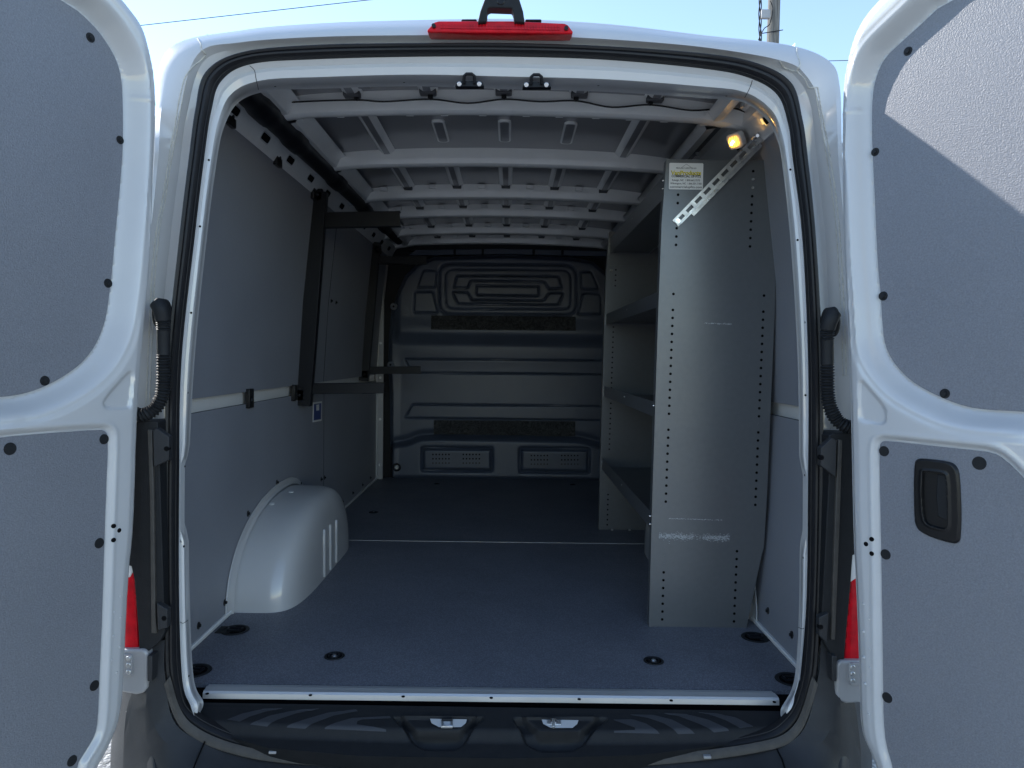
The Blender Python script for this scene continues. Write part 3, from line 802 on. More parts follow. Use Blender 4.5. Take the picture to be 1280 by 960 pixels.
v1 = rr_([z8(258, 262), z8(583, 264), z8(583, 368), z8(258, 366)], .012); v2 = rr_([z8(717, 265), z8(1037, 268), z8(1037, 375), z8(717, 371)], .012)
zb1, zb2, zb3 = z7(640, 392)[1], z7(640, 470)[1], z7(640, 545)[1]
zc0 = z8(640, 205)[1]
def hp(u, v):
    h = np.zeros_like(u)
    # upper bulge, then overhang recess
    h += .045*sstep(v, zb3, zb2)*(1-0*v)
    h += -.015*sstep(v, zb2, zb1)
    h += -.012*(1-sstep(v, zb3-.18, zb3))*(v < zb3)
    xl = np.clip((u+.80)/.07, 0, 1); h *= xl*xl*(3-2*xl)
    for P, dep, w_ in ((big, -.010, .008), (big2, -.006, .006)):
        d = sdf(P, u, v)[0]; h += dep*np.exp(-(d/w_)**2); h += .004*(d < 0)
    for P in (up1, dn1, cent): d = sdf(P, u, v)[0]; h += .010*sstep(d, .006, -.006)-.014*np.exp(-(d/.006)**2)
    for P in pk: d = sdf(P, u, v)[0]; h += .008*sstep(d, .006, -.004)-.010*np.exp(-(d/.006)**2)
    for P in (st1, st2): d = sdf(P, u, v)[0]; h += .004*sstep(d, .004, -.004)-.009*np.exp(-(d/.005)**2)
    d = sdf(base, u, v)[0]; h += .040*sstep(d, .02, -.03)-.020*np.exp(-((d-.02)/.022)**2)
    for P in (v1, v2): d = sdf(P, u, v)[0]; h += -.022*np.exp(-((d)/.010)**2)+.004*sstep(d, .004, -.006)
    d = sdf(out, u, v)[0]; h += -.03*(1-sstep(-d, 0, .03))
    return h
fr = ((0, PY, 0), (1, 0, 0), (0, 0, 1), (0, -1, 0))
mb = MB(); clipgrid(mb, out, .0055, hp, fr, PART, back=-.06)
par = mb.build('bulkhead', van, recalc=False)
# vent slots
for P, yv, bx in ((v1, 0, 0), (v2, 5, 1)):
    for gx in ((308, 450), (768, 910))[bx]:
        pa, pb = z8(gx-8, 283+yv), z8(gx+83, 339+yv); hv = PY-hp(np.array([(pa[0]+pb[0])/2]), np.array([(pa[1]+pb[1])/2]))[0]
        q = MB(); q.box((pa[0], hv-.0012, pb[1]), (pb[0], hv+.004, pa[1]), PART)
        for row in range(3):
            for k in range(6):
                a = z8(gx+k*15, 291+yv+row*20)
                q.cyl(np.array([a[0]+.0, hv-.0022, a[1]]), (0, 1, 0), .0058, .003, HOLE if row < 2 else BUMPER, 8)
        q.build('air_vent', par)
for a, b_, c, d in (((300, 394), (975, 400), (975, 466), (300, 460)),):
    q = MB(); P = [np.array([*z7(*p)]) for p in (a, b_, c, d)]
    clipgrid(q, P, .01, lambda u, v: hp(u, v)*0+hp(np.zeros_like(u), v)+.004, fr, FELT); q.build('felt_strip', par, recalc=False)
q = MB(); P = [np.array([*z8(*p)]) for p in ((310, 132), (975, 138), (975, 208), (310, 198))]
clipgrid(q, P, .008, lambda u, v: u*0+.004, fr, FELT); q.build('felt_strip', par, recalc=False)
# tie ring at lower left
q = MB(); a = z8(140, 350); q.torus((a[0], PY-.045, a[1]), (0, 1, 0), .024, .006, BLACKM); q.cyl((a[0], PY-.048, a[1]), (0, 1, 0), .012, .03, ZINC, 14); q.build('tie_down_ring', par)
# header above the bulkhead
mb = MB()
for (ya, yb, Yd, m_) in ((58, 82, .02, BLACKP), (84, 104, 0.0, PART)):
    P = [at(460+x/3.765, 290+y/3.765, PY+Yd-.03) for x, y in ((190, yb+6), (225, ya), (640, ya-6), (1110, ya+6), (1300, ya+14), (1300, yb+14), (1100, yb+10), (640, yb))]
    mb.prism(P, (0, 1, 0), .06, m_)
for x in (408, 540, 780, 915):
    c = at(460+x/3.765, 290+95/3.765, PY-.04); mb.box(c-np.array([.008, .01, .02]), c+np.array([.008, .01, .02]), BLACKP)
mb.build('bulkhead_header', van, .004)
# closure behind everything
mb = MB(); mb.box((XL-.05, PY+.07, -.1), (XR+.05, PY+.09, 1.75), BLACKP); mb.build('cab_divider', van)
# left metal flange beside the bulkhead with bolts
mb = MB(); mb.box((XL+.004, 3.14, 0), (XL+.055, 3.155, 1.42), SILVER)
for z in (.1, .42, .71, .95, 1.2, 1.33): mb.cyl((XL+.035, 3.14, z), (0, -1, 0), .009, .006, ZINC, 12)
mb.build('bulkhead_flange', van)
for px, py in ((492, 383), (488, 456)):
    c = at(px, py, 3.12); q = MB(); q.cyl(c, (0, 1, 0), .024, .02, PART, 18); q.cyl(c+np.array([0, -.001, 0]), (0, 1, 0), .008, .01, HOLE, 12); q.build('bulkhead_lug', van, .002)

# ------------------------------------------------------------------ interior lamp
c = at(918, 177, .515); lampn = np.array([-.75, -.45, -.5]); lampn /= np.linalg.norm(lampn)
U = np.cross((0, 0, 1), lampn); U /= np.linalg.norm(U); V = np.cross(lampn, U)
mb = MB(); P = roundpoly([(-.030, -.026), (.030, -.026), (.030, .026), (-.030, .026)], .014, 5)
mb.prism([c+p[0]*U+p[1]*V for p in P], -lampn, .02, WHITE_IN); lamp = mb.build('load_space_lamp', van, .003)
mb = MB(); P = roundpoly([(-.019, -.017), (.019, -.017), (.019, .017), (-.019, .017)], .012, 6)
mb.prism([c+lampn*.008+p[0]*U+p[1]*V for p in P], -lampn, .008, LAMPM); mb.build('lens', lamp, .003)
mb = MB(); mb.tube([c+lampn*.011+U*-.006-V*.004, c+lampn*.012, c+lampn*.011+U*.006+V*.004], .005, BULB, 10); mb.build('bulb', lamp)

# ------------------------------------------------------------------ threshold (black plastic step)
zt0, zt1 = -.013, -.034; yt0, yt1 = -.018, -.085
tn = np.array([0, (zt0-zt1), -(yt0-yt1)]); tn = np.array([0, -(zt0-zt1), (yt0-yt1)]); tn /= np.linalg.norm(tn)
To = np.array([0, yt0, zt0]); TU = np.array([1.0, 0, 0]); TV = np.array([0, yt1-yt0, zt1-zt0]); TV /= np.linalg.norm(TV); TW = np.cross(TV, TU) if np.cross(TV, TU)[2] > 0 else np.cross(TU, TV)
def tp(px, py):
    p = onpl(px, py, To, TW)-To; return (p@TU, p@TV)
tpoly = [tp(x, y) for x, y in ((246, 878), (612, 884), (984, 889), (985, 898), (976, 908), (960, 915), (925, 921), (800, 936), (640, 940), (450, 937), (335, 927), (270, 910), (250, 897))]
pock = [rr_([tp(*p) for p in P], .012) for P in (((490, 896), (606, 896), (585, 918), (568, 930), (532, 930), (512, 918)), ((640, 897), (762, 897), (735, 920), (715, 931), (675, 931), (655, 920)))]
pwin = [rr_([tp(*p) for p in P], .006) for P in (((500, 896), (597, 896), (575, 915), (520, 915)), ((652, 897), (750, 897), (726, 916), (674, 916)))]
vfront = tp(612, 908)[1]
def ht(u, v):
    h = np.zeros_like(u)
    vf = tp(612, 910)[1]-.020*np.clip((np.abs(u)-.25)/.5, 0, 1)**1.5
    h += -.020*sstep(v, vf, vf+.030)
    for P in pock: d = sdf(P, u, v)[0]; h += -.020*sstep(d, .002, -.010)
    for P in pwin: d = sdf(P, u, v)[0]; h += .020*sstep(d, .002, -.006)
    for vv in (-.0+tp(612, 891)[1], tp(612, 888)[1]): h += -.0012*np.exp(-((v-vv)/.0012)**2)
    return h
mb = MB(); clipgrid(mb, tpoly, .0035, ht, (To, TU, TV, TW), BLACKP, back=-.06)
thr = mb.build('threshold_step', van, recalc=False)
def strip(P):
    q = MB(); pl = [np.array(tp(*p)) for p in P]
    clipgrid(q, pl, .004, lambda u, v: ht(u, v)+.0016, (To, TU, TV, TW), GRIP); return q.build('grip_strip', thr, recalc=False)
zz = lambda x, y: (220+x/4, 740+y/4)
strip([zz(*p) for p in ((255,640),(330,610),(440,585),(560,580),(450,600),(370,625),(320,650))])
strip([zz(*p) for p in ((370,660),(470,620),(600,592),(740,582),(600,610),(510,640),(455,668))])
strip([zz(*p) for p in ((545,672),(640,640),(760,605),(900,588),(910,598),(790,620),(710,650),(645,678))])
strip([zz(*p) for p in ((735,680),(800,655),(880,632),(1070,622),(1075,634),(930,640),(880,660),(1050,685),(1050,692))])
zr = lambda x, y: (740+x/4, 780+y/4)
strip([zr(*p) for p in ((100,480),(200,478),(270,500),(340,542),(110,540),(110,534),(240,530))])
strip([zr(*p) for p in ((160,452),(300,455),(400,480),(515,540),(430,542),(360,500),(280,472))])
strip([zr(*p) for p in ((330,445),(470,452),(580,480),(690,530),(610,536),(530,500),(430,462))])
strip([zr(*p) for p in ((500,440),(620,448),(720,470),(810,515),(740,522),(670,485),(590,455))])
for (x0, x1, y0) in ((230, 415, 400), (788, 972, 404)):
    q = MB(); Z = lambda x, y: tp(480+x/4, 800+y/4)
    P = [Z(x0, y0), Z(x1, y0+3), Z(x1-6, y0+22), Z(x1-30, y0+42), Z(x0+45, y0+42), Z(x0+8, y0+22)]
    clipgrid(q, [np.array(p) for p in P], .003, lambda u, v: ht(u, v)*0+ht(np.full_like(u, np.mean(u)), np.full_like(v, np.mean(v)))+.004, (To, TU, TV, TW), WHITE); q.build('striker_window', thr, recalc=False)
def tw(px, py, up=0.0):
    a = tp(px, py); return To+a[0]*TU+a[1]*TV+TW*up
q = MB(); q.tube([tw(553, 901, .0), tw(553, 911, .006), tw(564.5, 911, .006), tw(564.5, 901, .0)], .004, ZINC, 8)
q.tube([tw(552, 902, .006), tw(566, 902, .006)], .004, BLACKM, 8); lab(q.build('lower_door_striker', thr), 'bright steel loop striker')
q = MB(); q.obox(tw(692.5, 905, .004), (.017, 0, 0), TV*.007, TW*.0025, ZINC)
q.tube([tw(692, 903, .008), tw(691.5, 913, .009)], .004, ZINC, 8); q.cyl(tw(692, 904, .005), TW, .008, .004, CHROME, 14); lab(q.build('lower_door_striker', thr, .001), 'T shaped steel pin striker')

# ------------------------------------------------------------------ bumper and lower corners
mb = MB()
bA = [(206,800,-.075),(207,850,-.085),(226,912,-.10),(318,944,-.11),(450,954,-.115),(640,957,-.115),(800,953,-.115),(942,938,-.11),(1000,918,-.10),(1022,850,-.085),(1026,800,-.075)]
bB = [(190,802,-.07),(190,862,-.09),(204,925,-.125),(300,966,-.15),(450,985,-.16),(640,990,-.16),(800,985,-.16),(960,958,-.15),(1030,925,-.125),(1043,862,-.09),(1043,812,-.07)]
bC = [(186,808,-.07),(183,868,-.095),(190,940,-.15),(275,995,-.22),(450,1020,-.25),(640,1025,-.25),(800,1020,-.25),(985,990,-.22),(1047,940,-.15),(1050,868,-.095),(1048,816,-.07)]
bD = [(184,812,-.05),(166,870,-.06),(172,950,-.12),(250,1030,-.26),(450,1050,-.30),(640,1050,-.30),(800,1050,-.30),(1010,1030,-.26),(1064,950,-.12),(1064,878,-.06),(1052,820,-.05)]
G = [catmull([at(p[0], p[1], p[2]-(.035 if p[1] < 930 else .01)) for p in r], 8) for r in (bA, bB, bC, bD)]
low = []
for r, dz, dx in ((G[3], -.05, .02), (G[3], -.22, .03)):
    low.append([p+np.array([dx*(1 if p[0] > 0 else -1)*min(1, abs(p[0])), 0, dz]) for p in r])
mb.grid(G+low, BUMPER)
# rounded outer corners
def corner(side):
    if side < 0:
        R = [[(183,845,-.085),(195,930,-.12),(215,990,-.11),(215,1040,-.11)], [(172,845,-.075),(183,915,-.11),(200,962,-.14),(205,1040,-.15)], [(164,845,-.05),(171,905,-.08),(188,950,-.14),(190,1040,-.2)],
             [(152,850,.02),(156,905,.0),(166,950,-.06),(170,1040,-.1)], [(145,865,.14),(142,915,.12),(140,950,.08),(140,1040,.05)], [(143,890,.35),(140,920,.35),(139,950,.35),(139,1040,.35)]]
    else:
        R = [[(1050,856,-.085),(1040,935,-.12),(1020,990,-.11),(1020,1040,-.11)], [(1060,856,-.075),(1052,925,-.11),(1040,965,-.14),(1030,1040,-.15)], [(1066,856,-.05),(1062,920,-.08),(1056,960,-.14),(1050,1040,-.2)],
             [(1076,860,.02),(1074,915,.0),(1072,955,-.06),(1070,1040,-.1)], [(1084,885,.14),(1084,915,.12),(1086,950,.08),(1086,1040,.05)], [(1088,890,.35),(1089,920,.35),(1090,950,.35),(1090,1040,.35)]]
    G = [catmull([at(p[0], p[1], p[2]-.02) for p in r], 6) for r in R]
    cols = list(zip(*G)); G2 = [catmull(list(c_), 5) for c_ in cols]
    mb.grid(G2, BUMPER)
corner(-1); corner(1)
mb.build('bumper', van)
# dark crease lines / joint on bumper
mb = MB(); mb.tube([at(256, 927, -.135), at(248, 945, -.16), at(240, 965, -.2)], .0018, HOLE, 6); mb.tube([at(971, 936, -.135), at(978, 950, -.16), at(984, 970, -.2)], .0018, HOLE, 6)
mb.build('bumper_joint', van)

def flat(name, P, Y, dep, m_, bev=.002, parent=van, slope=0):
    q = MB(); q.prism([at(x, y, Y+(slope*(y-700)/300)) for x, y in P], (0, 1, 0), dep, m_); return q.build(name, parent, bev)
# black pillar covers beside the opening
flat('pillar_cover', [(150,528),(192,526),(197,528),(200,600),(203,700),(206,790),(200,802),(186,814),(174,814),(173,790),(168,726),(164,708),(150,704)], -.124, .07, BLACKP)
flat('pillar_cover', [(1092,542),(1042,541),(1036,545),(1036,600),(1031,700),(1026,795),(1035,812),(1046,828),(1055,826),(1059,780),(1063,735),(1066,694),(1092,688)], -.124, .07, BLACKP)
flat('pillar_strip', [(184,537),(190,537),(192,620),(194,770),(196,792),(189,792),(187,620)], -.132, .02, RUBBER2)
flat('pillar_strip', [(1048,549),(1053,550),(1050,650),(1044,800),(1039,800),(1044,650)], -.132, .02, RUBBER2)
flat('hinge_bracket', [(191,538),(196,535),(211,546),(211,575),(192,584)], -.138, .02, BUMPER)
flat('hinge_bracket', [(1046,550),(1040,547),(1026,560),(1026,582),(1045,597)], -.138, .02, BUMPER)
flat('hinge_bracket', [(196,754),(209,762),(209,785),(197,788)], -.138, .02, BUMPER)
flat('hinge_bracket', [(1036,766),(1024,772),(1024,795),(1034,804)], -.138, .02, BUMPER)
for px, py in ((208, 561), (1027, 572), (205, 773), (1026, 784)):
    q = MB(); q.cyl(at(px, py, -.1385), (0, 1, 0), .006, .01, HOLE, 14); q.build('bracket_hole', van)
# tail lights
for nm, P in (('l', [(150,640),(163,640),(168,700),(173,812),(150,812)]), ('r', [(1085,660),(1067,660),(1062,745),(1055,825),(1085,825)])):
    q = MB(); Pp = [at(x, y, -.118) for x, y in P]; q.prism(Pp, (0, 1, 0), .22, RED); o = q.build('tail_light', van, .004, 3)
    q = MB()
    if nm == 'l': P2 = [(150,640),(163,640),(167,690),(168,712),(162,722),(150,722)]
    else: P2 = [(1085,660),(1067,660),(1063,715),(1063,728),(1072,722),(1085,722)]
    q.prism([at(x, y, -.1195) for x, y in P2], (0, 1, 0), .03, LABELW); q.build('clear_lens', o, .002)
    q = MB()
    for k in range(5):
        c = at((166 if nm == 'l' else 1062)-k*(0.5), 745+k*14, -.1195); q.cyl(c, (0, 1, 0), .008, .004, RED, 14, .006)
    q.build('reflector_cup', o)
# silver corner brackets
for nm, P, pl in (('l', [(145,812),(180,812),(185,817),(184,860),(179,867),(170,869),(145,864)], (157,818,165,846)), ('r', [(1085,826),(1050,826),(1046,831),(1045,868),(1049,876),(1058,880),(1085,878)], (1062,829,1073,857))):
    q = MB(); q.prism([at(x, y, -.132) for x, y in P], (0, 1, 0), .12, SILVER); o = q.build('hinge_block', van, .006, 3)
    q = MB(); a, b_, c_, d = pl; q.prism([at(x, y, -.137) for x, y in ((a-8, b_), (c_-2, b_), (c_, b_+3), (c_, d-3), (c_-2, d), (a-8, d))] if nm == 'l' else [at(x, y, -.137) for x, y in ((c_+8, b_), (a+2, b_), (a, b_+3), (a, d-3), (a+2, d), (c_+8, d))], (0, 1, 0), .01, SILVER)
    for yy_ in (b_+5.5, (b_+d)/2, d-5.5): q.cyl(at((a+c_)/2-1, yy_, -.141), (0, 1, 0), .006, .006, ZINC, 12)
    q.build('bolt_plate', o, .0015)
    xk = (184, 190) if nm == 'l' else (1040, 1046)
    q = MB(); q.prism([at(x, y, -.142) for x, y in ((xk[0], 820), (xk[1], 820), (xk[1], 852), (xk[0], 852))], (0, 1, 0), .03, BUMPER); q.build('rubber_stop', van, .002)

# cable hoses -------------------------------------------------------------------
def hose(P, straight, parent, boot):
    pts = catmull([at(x, y, Y-.036) for x, y, Y in P], 40); mb = MB()
    # resample by length
    L = [0]
    for a, b_ in zip(pts, pts[1:]): L.append(L[-1]+np.linalg.norm(b_-a))
    T = L[-1]; n = int(T/.0012); res = []
    A = np.array(pts); L = np.array(L)
    for k in range(n+1):
        s_ = T*k/n; res.append(np.array([np.interp(s_, L, A[:, i]) for i in range(3)]))
    def rf(k):
        s_ = T*k/n
        if s_ < straight[0]: return .0175
        if s_ < straight[1]: return .0150+.0016*math.sin(2*PI*s_/.0052)
        if s_ < straight[2]: return .0150
        return .0148+.0022*math.sin(2*PI*s_/.0068)
    mb.tube(res, .015, BLACKP, 18, rf=rf); o = mb.build('cable_hose', parent)
    q = MB(); px, py, Y, s_ = boot
    E = [at(px+s_*0+8*math.cos(t), py+19*math.sin(t)+2, -.112) for t in np.linspace(0, 2*PI, 30)[:-1]]
    q.prism(E, (0, 1, 0), .05, BLACKP); q.build('grommet', o, .006, 3)
hose([(197,380,-.090),(201,388,-.095),(204,402,-.090),(204.5,425,-.085),(204.5,450,-.085),(204.5,472,-.085),(203,492,-.085),(196,508,-.085),(186,516,-.09),(174,519,-.09),(160,512,-.09)], (.042, .065, .125), van, (196, 389, -.055, 1))
hose([(1042,392,-.090),(1038,400,-.095),(1034,414,-.090),(1034,437,-.085),(1034,460,-.085),(1034,484,-.085),(1036.5,505,-.085),(1044,522,-.085),(1054,531,-.09),(1066,534,-.09),(1080,528,-.09)], (.042, .065, .125), van, (1044, 400, -.055, -1))

# ------------------------------------------------------------------ wheels
for sx in (-1, 1):
    for y in (1.05, 4.4):
        mb = MB(); cx = sx*.87
        mb.cyl((cx-sx*.12, y, GZ+.34), (sx, 0, 0), .34, .24, TYRE, 40); w_ = mb.build('wheel', van, .02, 3)
        q = MB(); q.cyl((cx+sx*.10, y, GZ+.34), (sx, 0, 0), .20, .03, SILVER, 30, .12); q.build('rim', w_, .004)

# ------------------------------------------------------------------ REAR DOORS
def door(side):
    if side < 0: ang = math.radians(22); d0 = 1.55; X0 = CAM[0]-507/F*d0; SG = -1
    else: ang = math.radians(33); d0 = 1.55; X0 = CAM[0]+469/F*d0; SG = 1
    O = np.array([X0, CAM[1]+d0, 0.0]); U = np.array([SG*math.sin(ang), -math.cos(ang), 0]); V = np.array([0, 0, 1.0]); Wn = np.array([-SG*math.cos(ang), -math.sin(ang), 0])
    def D(px, py):
        p = onpl(px, py, O, Wn)-O; return np.array([p@U, p@V])
    def DH(px, py, h):
        p = onpl(px, py, O+h*Wn, Wn)-O-h*Wn; return np.array([p@U, p@V])
    def P3(uv, h=0): return O+uv[0]*U+uv[1]*V+h*Wn
    FAR = .70
    if side < 0:
        sil = [(120,962),(130,945),(140,925),(150,899),(153,880),(155,860),(161,720),(168,660),(172,515),(177,450),(186,360),(190,300),(192,219),(195,156),(195,103),(187,62),(178,31),(156,2),(140,-16)]
        ext_top = [(.12, 1.74), (.40, 1.79), (FAR, 1.80)]; ext_bot = [(FAR, -.40), (.20, -.36), (.10, -.24)]
        up = [(84,0),(119,31),(137,56),(150,81),(155,112),(155.5,187),(150,250),(145,300),(141,347),(137,378),(133,403),(122,431),(106,453),(84,470),(59,484),(31,494),(0,498.5)]
        upx_top = None
        lowp = [(0,545),(60,540),(126,535.5),(134,538.5),(137,547),(134,620),(131,711),(128.5,790),(126,845),(124,900),(120,920),(110,937),(97,957)]
        tri = [(130,507),(131,499),(160,466),(166,465),(168,470),(164,508),(161,511),(134,511)]
        plu = [(113,47,.011),(150,175,.010),(135,354,.011),(56,476,.011)]; pll = [(12.5,561,.013),(130,549,.012),(124,679,.012),(118,857,.012),(90,951,.012)]
        dots = [(142,657.5),(149,663),(142,675)]
    else:
        sil = [(1096,962),(1087,939),(1077,918),(1074,887),(1073,829),(1069.5,735),(1066,675),(1063,520),(1061,450),(1056,360),(1053,300),(1052,200),(1052,150),(1054,103),(1058,81),(1064,56),(1071,37),(1082,18),(1098,0),(1112,-14)]
        ext_top = [(.12, 1.74), (.40, 1.79), (FAR, 1.80)]; ext_bot = [(FAR, -.40), (.20, -.36), (.10, -.24)]
        up = [(1181,0),(1155,25),(1124,53),(1105,71),(1095,91),(1088.5,119),(1088,172),(1092,250),(1094,300),(1096,335),(1099.5,370),(1101.5,405),(1104,431),(1114,452),(1130,471),(1149,485),(1179,500),(1205,509.5),(1233,514),(1268,515.5)]
        lowp = [(1280,596),(1257,573),(1240,564),(1214,561),(1167,556),(1108,549.5),(1101,551),(1098,557),(1098,590),(1100,680),(1101,745),(1102.5,852),(1103,899),(1106,930),(1115,960)]
        lowp = lowp[::1]
        tri = [(1073,478),(1076,476),(1079,478),(1094,495),(1105,509),(1108,519),(1106,529),(1098,531),(1075,526),(1073,520)]
        plu = [(1135,64,.010),(1094,190,.010),(1104,370,.011),(1181,492,.011)]; pll = [(1105,564,.012),(1224,579,.014),(1107,693,.012),(1109,872,.012)]
        dots = [(1089.5,674),(1082.5,680),(1089.5,692)]
    silp = [DH(*p, -.017) for p in sil]
    if side < 0: outline = silp+[np.array(p) for p in ext_top]+[np.array(p) for p in ext_bot]
    else: outline = silp+[np.array(p) for p in ext_top]+[np.array(p) for p in ext_bot]
    outline = chaikin(outline, 2)
    upp = [DH(*p, -.0445) for p in up]
    zb = upp[-1][1]; zt = upp[0][1]; ut = upp[0][0]
    if side < 0: upoly = upp+[np.array([FAR-.15, zb-.004]), np.array([FAR-.08, zb+.06]), np.array([FAR-.08, zt-.10]), np.array([FAR-.15, zt+.03])]
    else: upoly = upp[1:]+[np.array([FAR-.15, zb+.0]), np.array([FAR-.08, zb+.06]), np.array([FAR-.08, zt-.10]), np.array([FAR-.15, zt+.03]), upp[0]]
    upoly = chaikin(upoly, 2)
    lp = [DH(*p, -.0072) for p in lowp]
    if side < 0: lpoly = lp+[np.array([lp[-1][0]+.05, -.20]), np.array([FAR-.12, -.24]), np.array([FAR-.08, -.20]), np.array([FAR-.08, lp[0][1]-.16]), np.array([lp[0][0]+.22, lp[0][1]-.01])]
    else: lpoly = lp+[np.array([lp[-1][0]+.05, -.20]), np.array([FAR-.12, -.24]), np.array([FAR-.08, -.20]), np.array([FAR-.08, lp[0][1]-.06]), np.array([lp[0][0]+.05, lp[0][1]-.05])]
    lpoly = chaikin(lpoly, 1)
    trip = chaikin([D(*p) for p in tri], 1)
    vs_ = D(170, 116)[1] if side < 0 else D(1080, 131)[1]; us_ = D(100, 150)[0] if side < 0 else D(1150, 150)[0]
    def hd(u, v):
        d = sdf(upoly, u, v)[0]; h = -.047*(1-sstep(d, -.001, .040))
        h += -.0030*(1-sstep(d, .044, .056))*(d > .0)
        h += .0022*np.exp(-((v-vs_)/.0035)**2)*(u < us_)*sstep(d, .004, .02)
        d = sdf(lpoly, u, v)[0]; h += -.010*(1-sstep(d, 0, .011))+.0015*np.exp(-((d-.014)/.004)**2)
        d = sdf(trip, u, v)[0]; h += -.006*sstep(d, .003, -.004)
        d = -sdf(outline, u, v)[0]; h += -.016*(1-sstep(d, .0, .016))-.004*(1-sstep(d, .016, .03))
        return h
    hz = []
    if side > 0:
        rec = [(1152.5,590),(1155,589),(1178,591.5),(1183,596),(1184.5,655),(1182,661),(1175,661),(1159,656),(1154,648),(1152,620)]
        rcx = chaikin([D(*p) for p in rec], 1); cen_ = np.mean(rcx, 0); hz = [[cen_+(p-cen_)*1.25 for p in rcx]]
    mb = MB(); clipgrid(mb, outline, .0042, hd, (O, U, V, Wn), WHITE, back=-.075, holes=hz)
    o = mb.build('rear_door', van, recalc=False)
    lab(o, 'left rear door swung open, plain grey inner panels' if side < 0 else 'right rear door swung open, sunlit inner panel and black handle')
    def inset(poly, e):
        u = np.array([p[0] for p in poly]); v = np.array([p[1] for p in poly]); n = len(poly); out_ = []
        for i in range(n):
            a = poly[i-1]; c = poly[(i+1) % n]; t = c-a; t = t/(np.linalg.norm(t)+1e-9); nn = np.array([-t[1], t[0]])
            q = poly[i]+nn*e
            if sdf(poly, np.array([q[0]]), np.array([q[1]]))[0][0] > sdf(poly, np.array([poly[i][0]-nn[0]*e]), np.array([poly[i][1]-nn[1]*e]))[0][0]: q = poly[i]-nn*e
            out_.append(q)
        return out_
    for poly, hh, nm in ((upoly, -.0445, 'upper_liner'), (lpoly, -.0072, 'lower_liner')):
        q = MB(); ip = inset(poly, .0025)
        if nm == 'lower_liner' and hz:
            clipgrid(q, ip, .005, lambda u, v: u*0+hh, (O, U, V, Wn), LINER, holes=hz)
            n_ = len(ip); q.add([P3(p, hh) for p in ip]+[P3(p, hh-.005) for p in ip], [(i, (i+1) % n_, n_+(i+1) % n_, n_+i) for i in range(n_)], LINER)
        else: q.prism([P3(p, hh) for p in ip], -Wn, .006, LINER)
        q.build(nm, o, .0012)
    for L, hh in ((plu, -.0445), (pll, -.0072)):
        for px, py, r in L:
            a = onpl(px, py, P3((0, 0), hh), Wn)
            q = MB(); q.cyl(a, Wn, r*.95, .0014, BLACKP, 20, r*.9)
            if hh < -.02: q.cyl(a+Wn*.0014, Wn, r*.6, .004, BLACKP, 8, r*.45)
            q.build('panel_plug', o)
    for px, py in dots:
        q = MB(); disc_on(q, o, px, py, .0052, HOLE, .0006, 14); q.build('drain_hole', o)
    # little drops / dents and a seam line
    ll = [(1079,755),(1086,774),(1079,790),(1087,811),(1079,822),(1087,835),(1081,855),(1086,893)] if side > 0 else [(151,745),(143,765),(151,772),(142,795),(150,809),(140,825),(146,841)]
    for px, py in ll:
        a = onpl(px, py, P3((0, 0), 0), Wn); q = MB(); q.tube([a-Wn*.002, a+Wn*.0012], .004, WHITE, 10, rf=lambda i: (.0045, .002)[i]); q.build('weld_dimple', o)
    if side > 0:
        hpz = [(1141.5,580),(1144,574.5),(1151,573),(1175,575.5),(1188,578),(1195,584),(1198,596),(1200,640),(1199,674),(1196,679),(1190,680),(1165,673),(1149,665),(1144,659),(1141.5,650),(1140.5,610)]
        rec = [(1152.5,590),(1155,589),(1178,591.5),(1183,596),(1184.5,655),(1182,661),(1175,661),(1159,656),(1154,648),(1152,620)]
        hp_ = chaikin([D(*p) for p in hpz], 1); rc = chaikin([D(*p) for p in rec], 1)
        def hh(u, v):
            d = sdf(hp_, u, v)[0]; h = .004+.004*sstep(-d, 0, .004)
            d2 = sdf(rc, u, v)[0]; h += .0020*np.exp(-((d2-.002)/.003)**2)-.030*sstep(-d2, 0, .004)
            return h-.0085
        q = MB(); clipgrid(q, hp_, .0016, hh, (O, U, V, Wn), BLACKG, back=-.0076); hd_ = q.build('inner_handle', o, recalc=False)
        lev = [(1169,593),(1180,594),(1182,600),(1183,652),(1170,646),(1168,620)]
        q = MB(); q.prism([P3(D(*p), -.006) for p in lev], -Wn, .012, BLACKP); q.build('lever', hd_, .002)
        q = MB(); q.prism([P3(D(*p), -.014) for p in ((1157,650),(1180,656),(1180,660),(1158,655))], -Wn, .012, BLACKP)
        for px in (1166, 1176): 
            q.prism([P3(D(*p), -.0115) for p in ((px-2,652),(px+2,653),(px+2,658),(px-2,657))], -Wn, .004, BUMPER)
        q.build('lock_switch', hd_, .0006)
    # outer trim rail seen on the far side of the right door top
    if side > 0:
        q = MB(); q.tube([P3(D(1068, 50), -.03), P3(D(1080, 26), -.04), P3(D(1098, 3), -.045), P3(D(1112, -14), -.045)], .006, SILVER, 8); q.build('door_edge_trim', o)
    return o
dl = door(-1); dr = door(1)

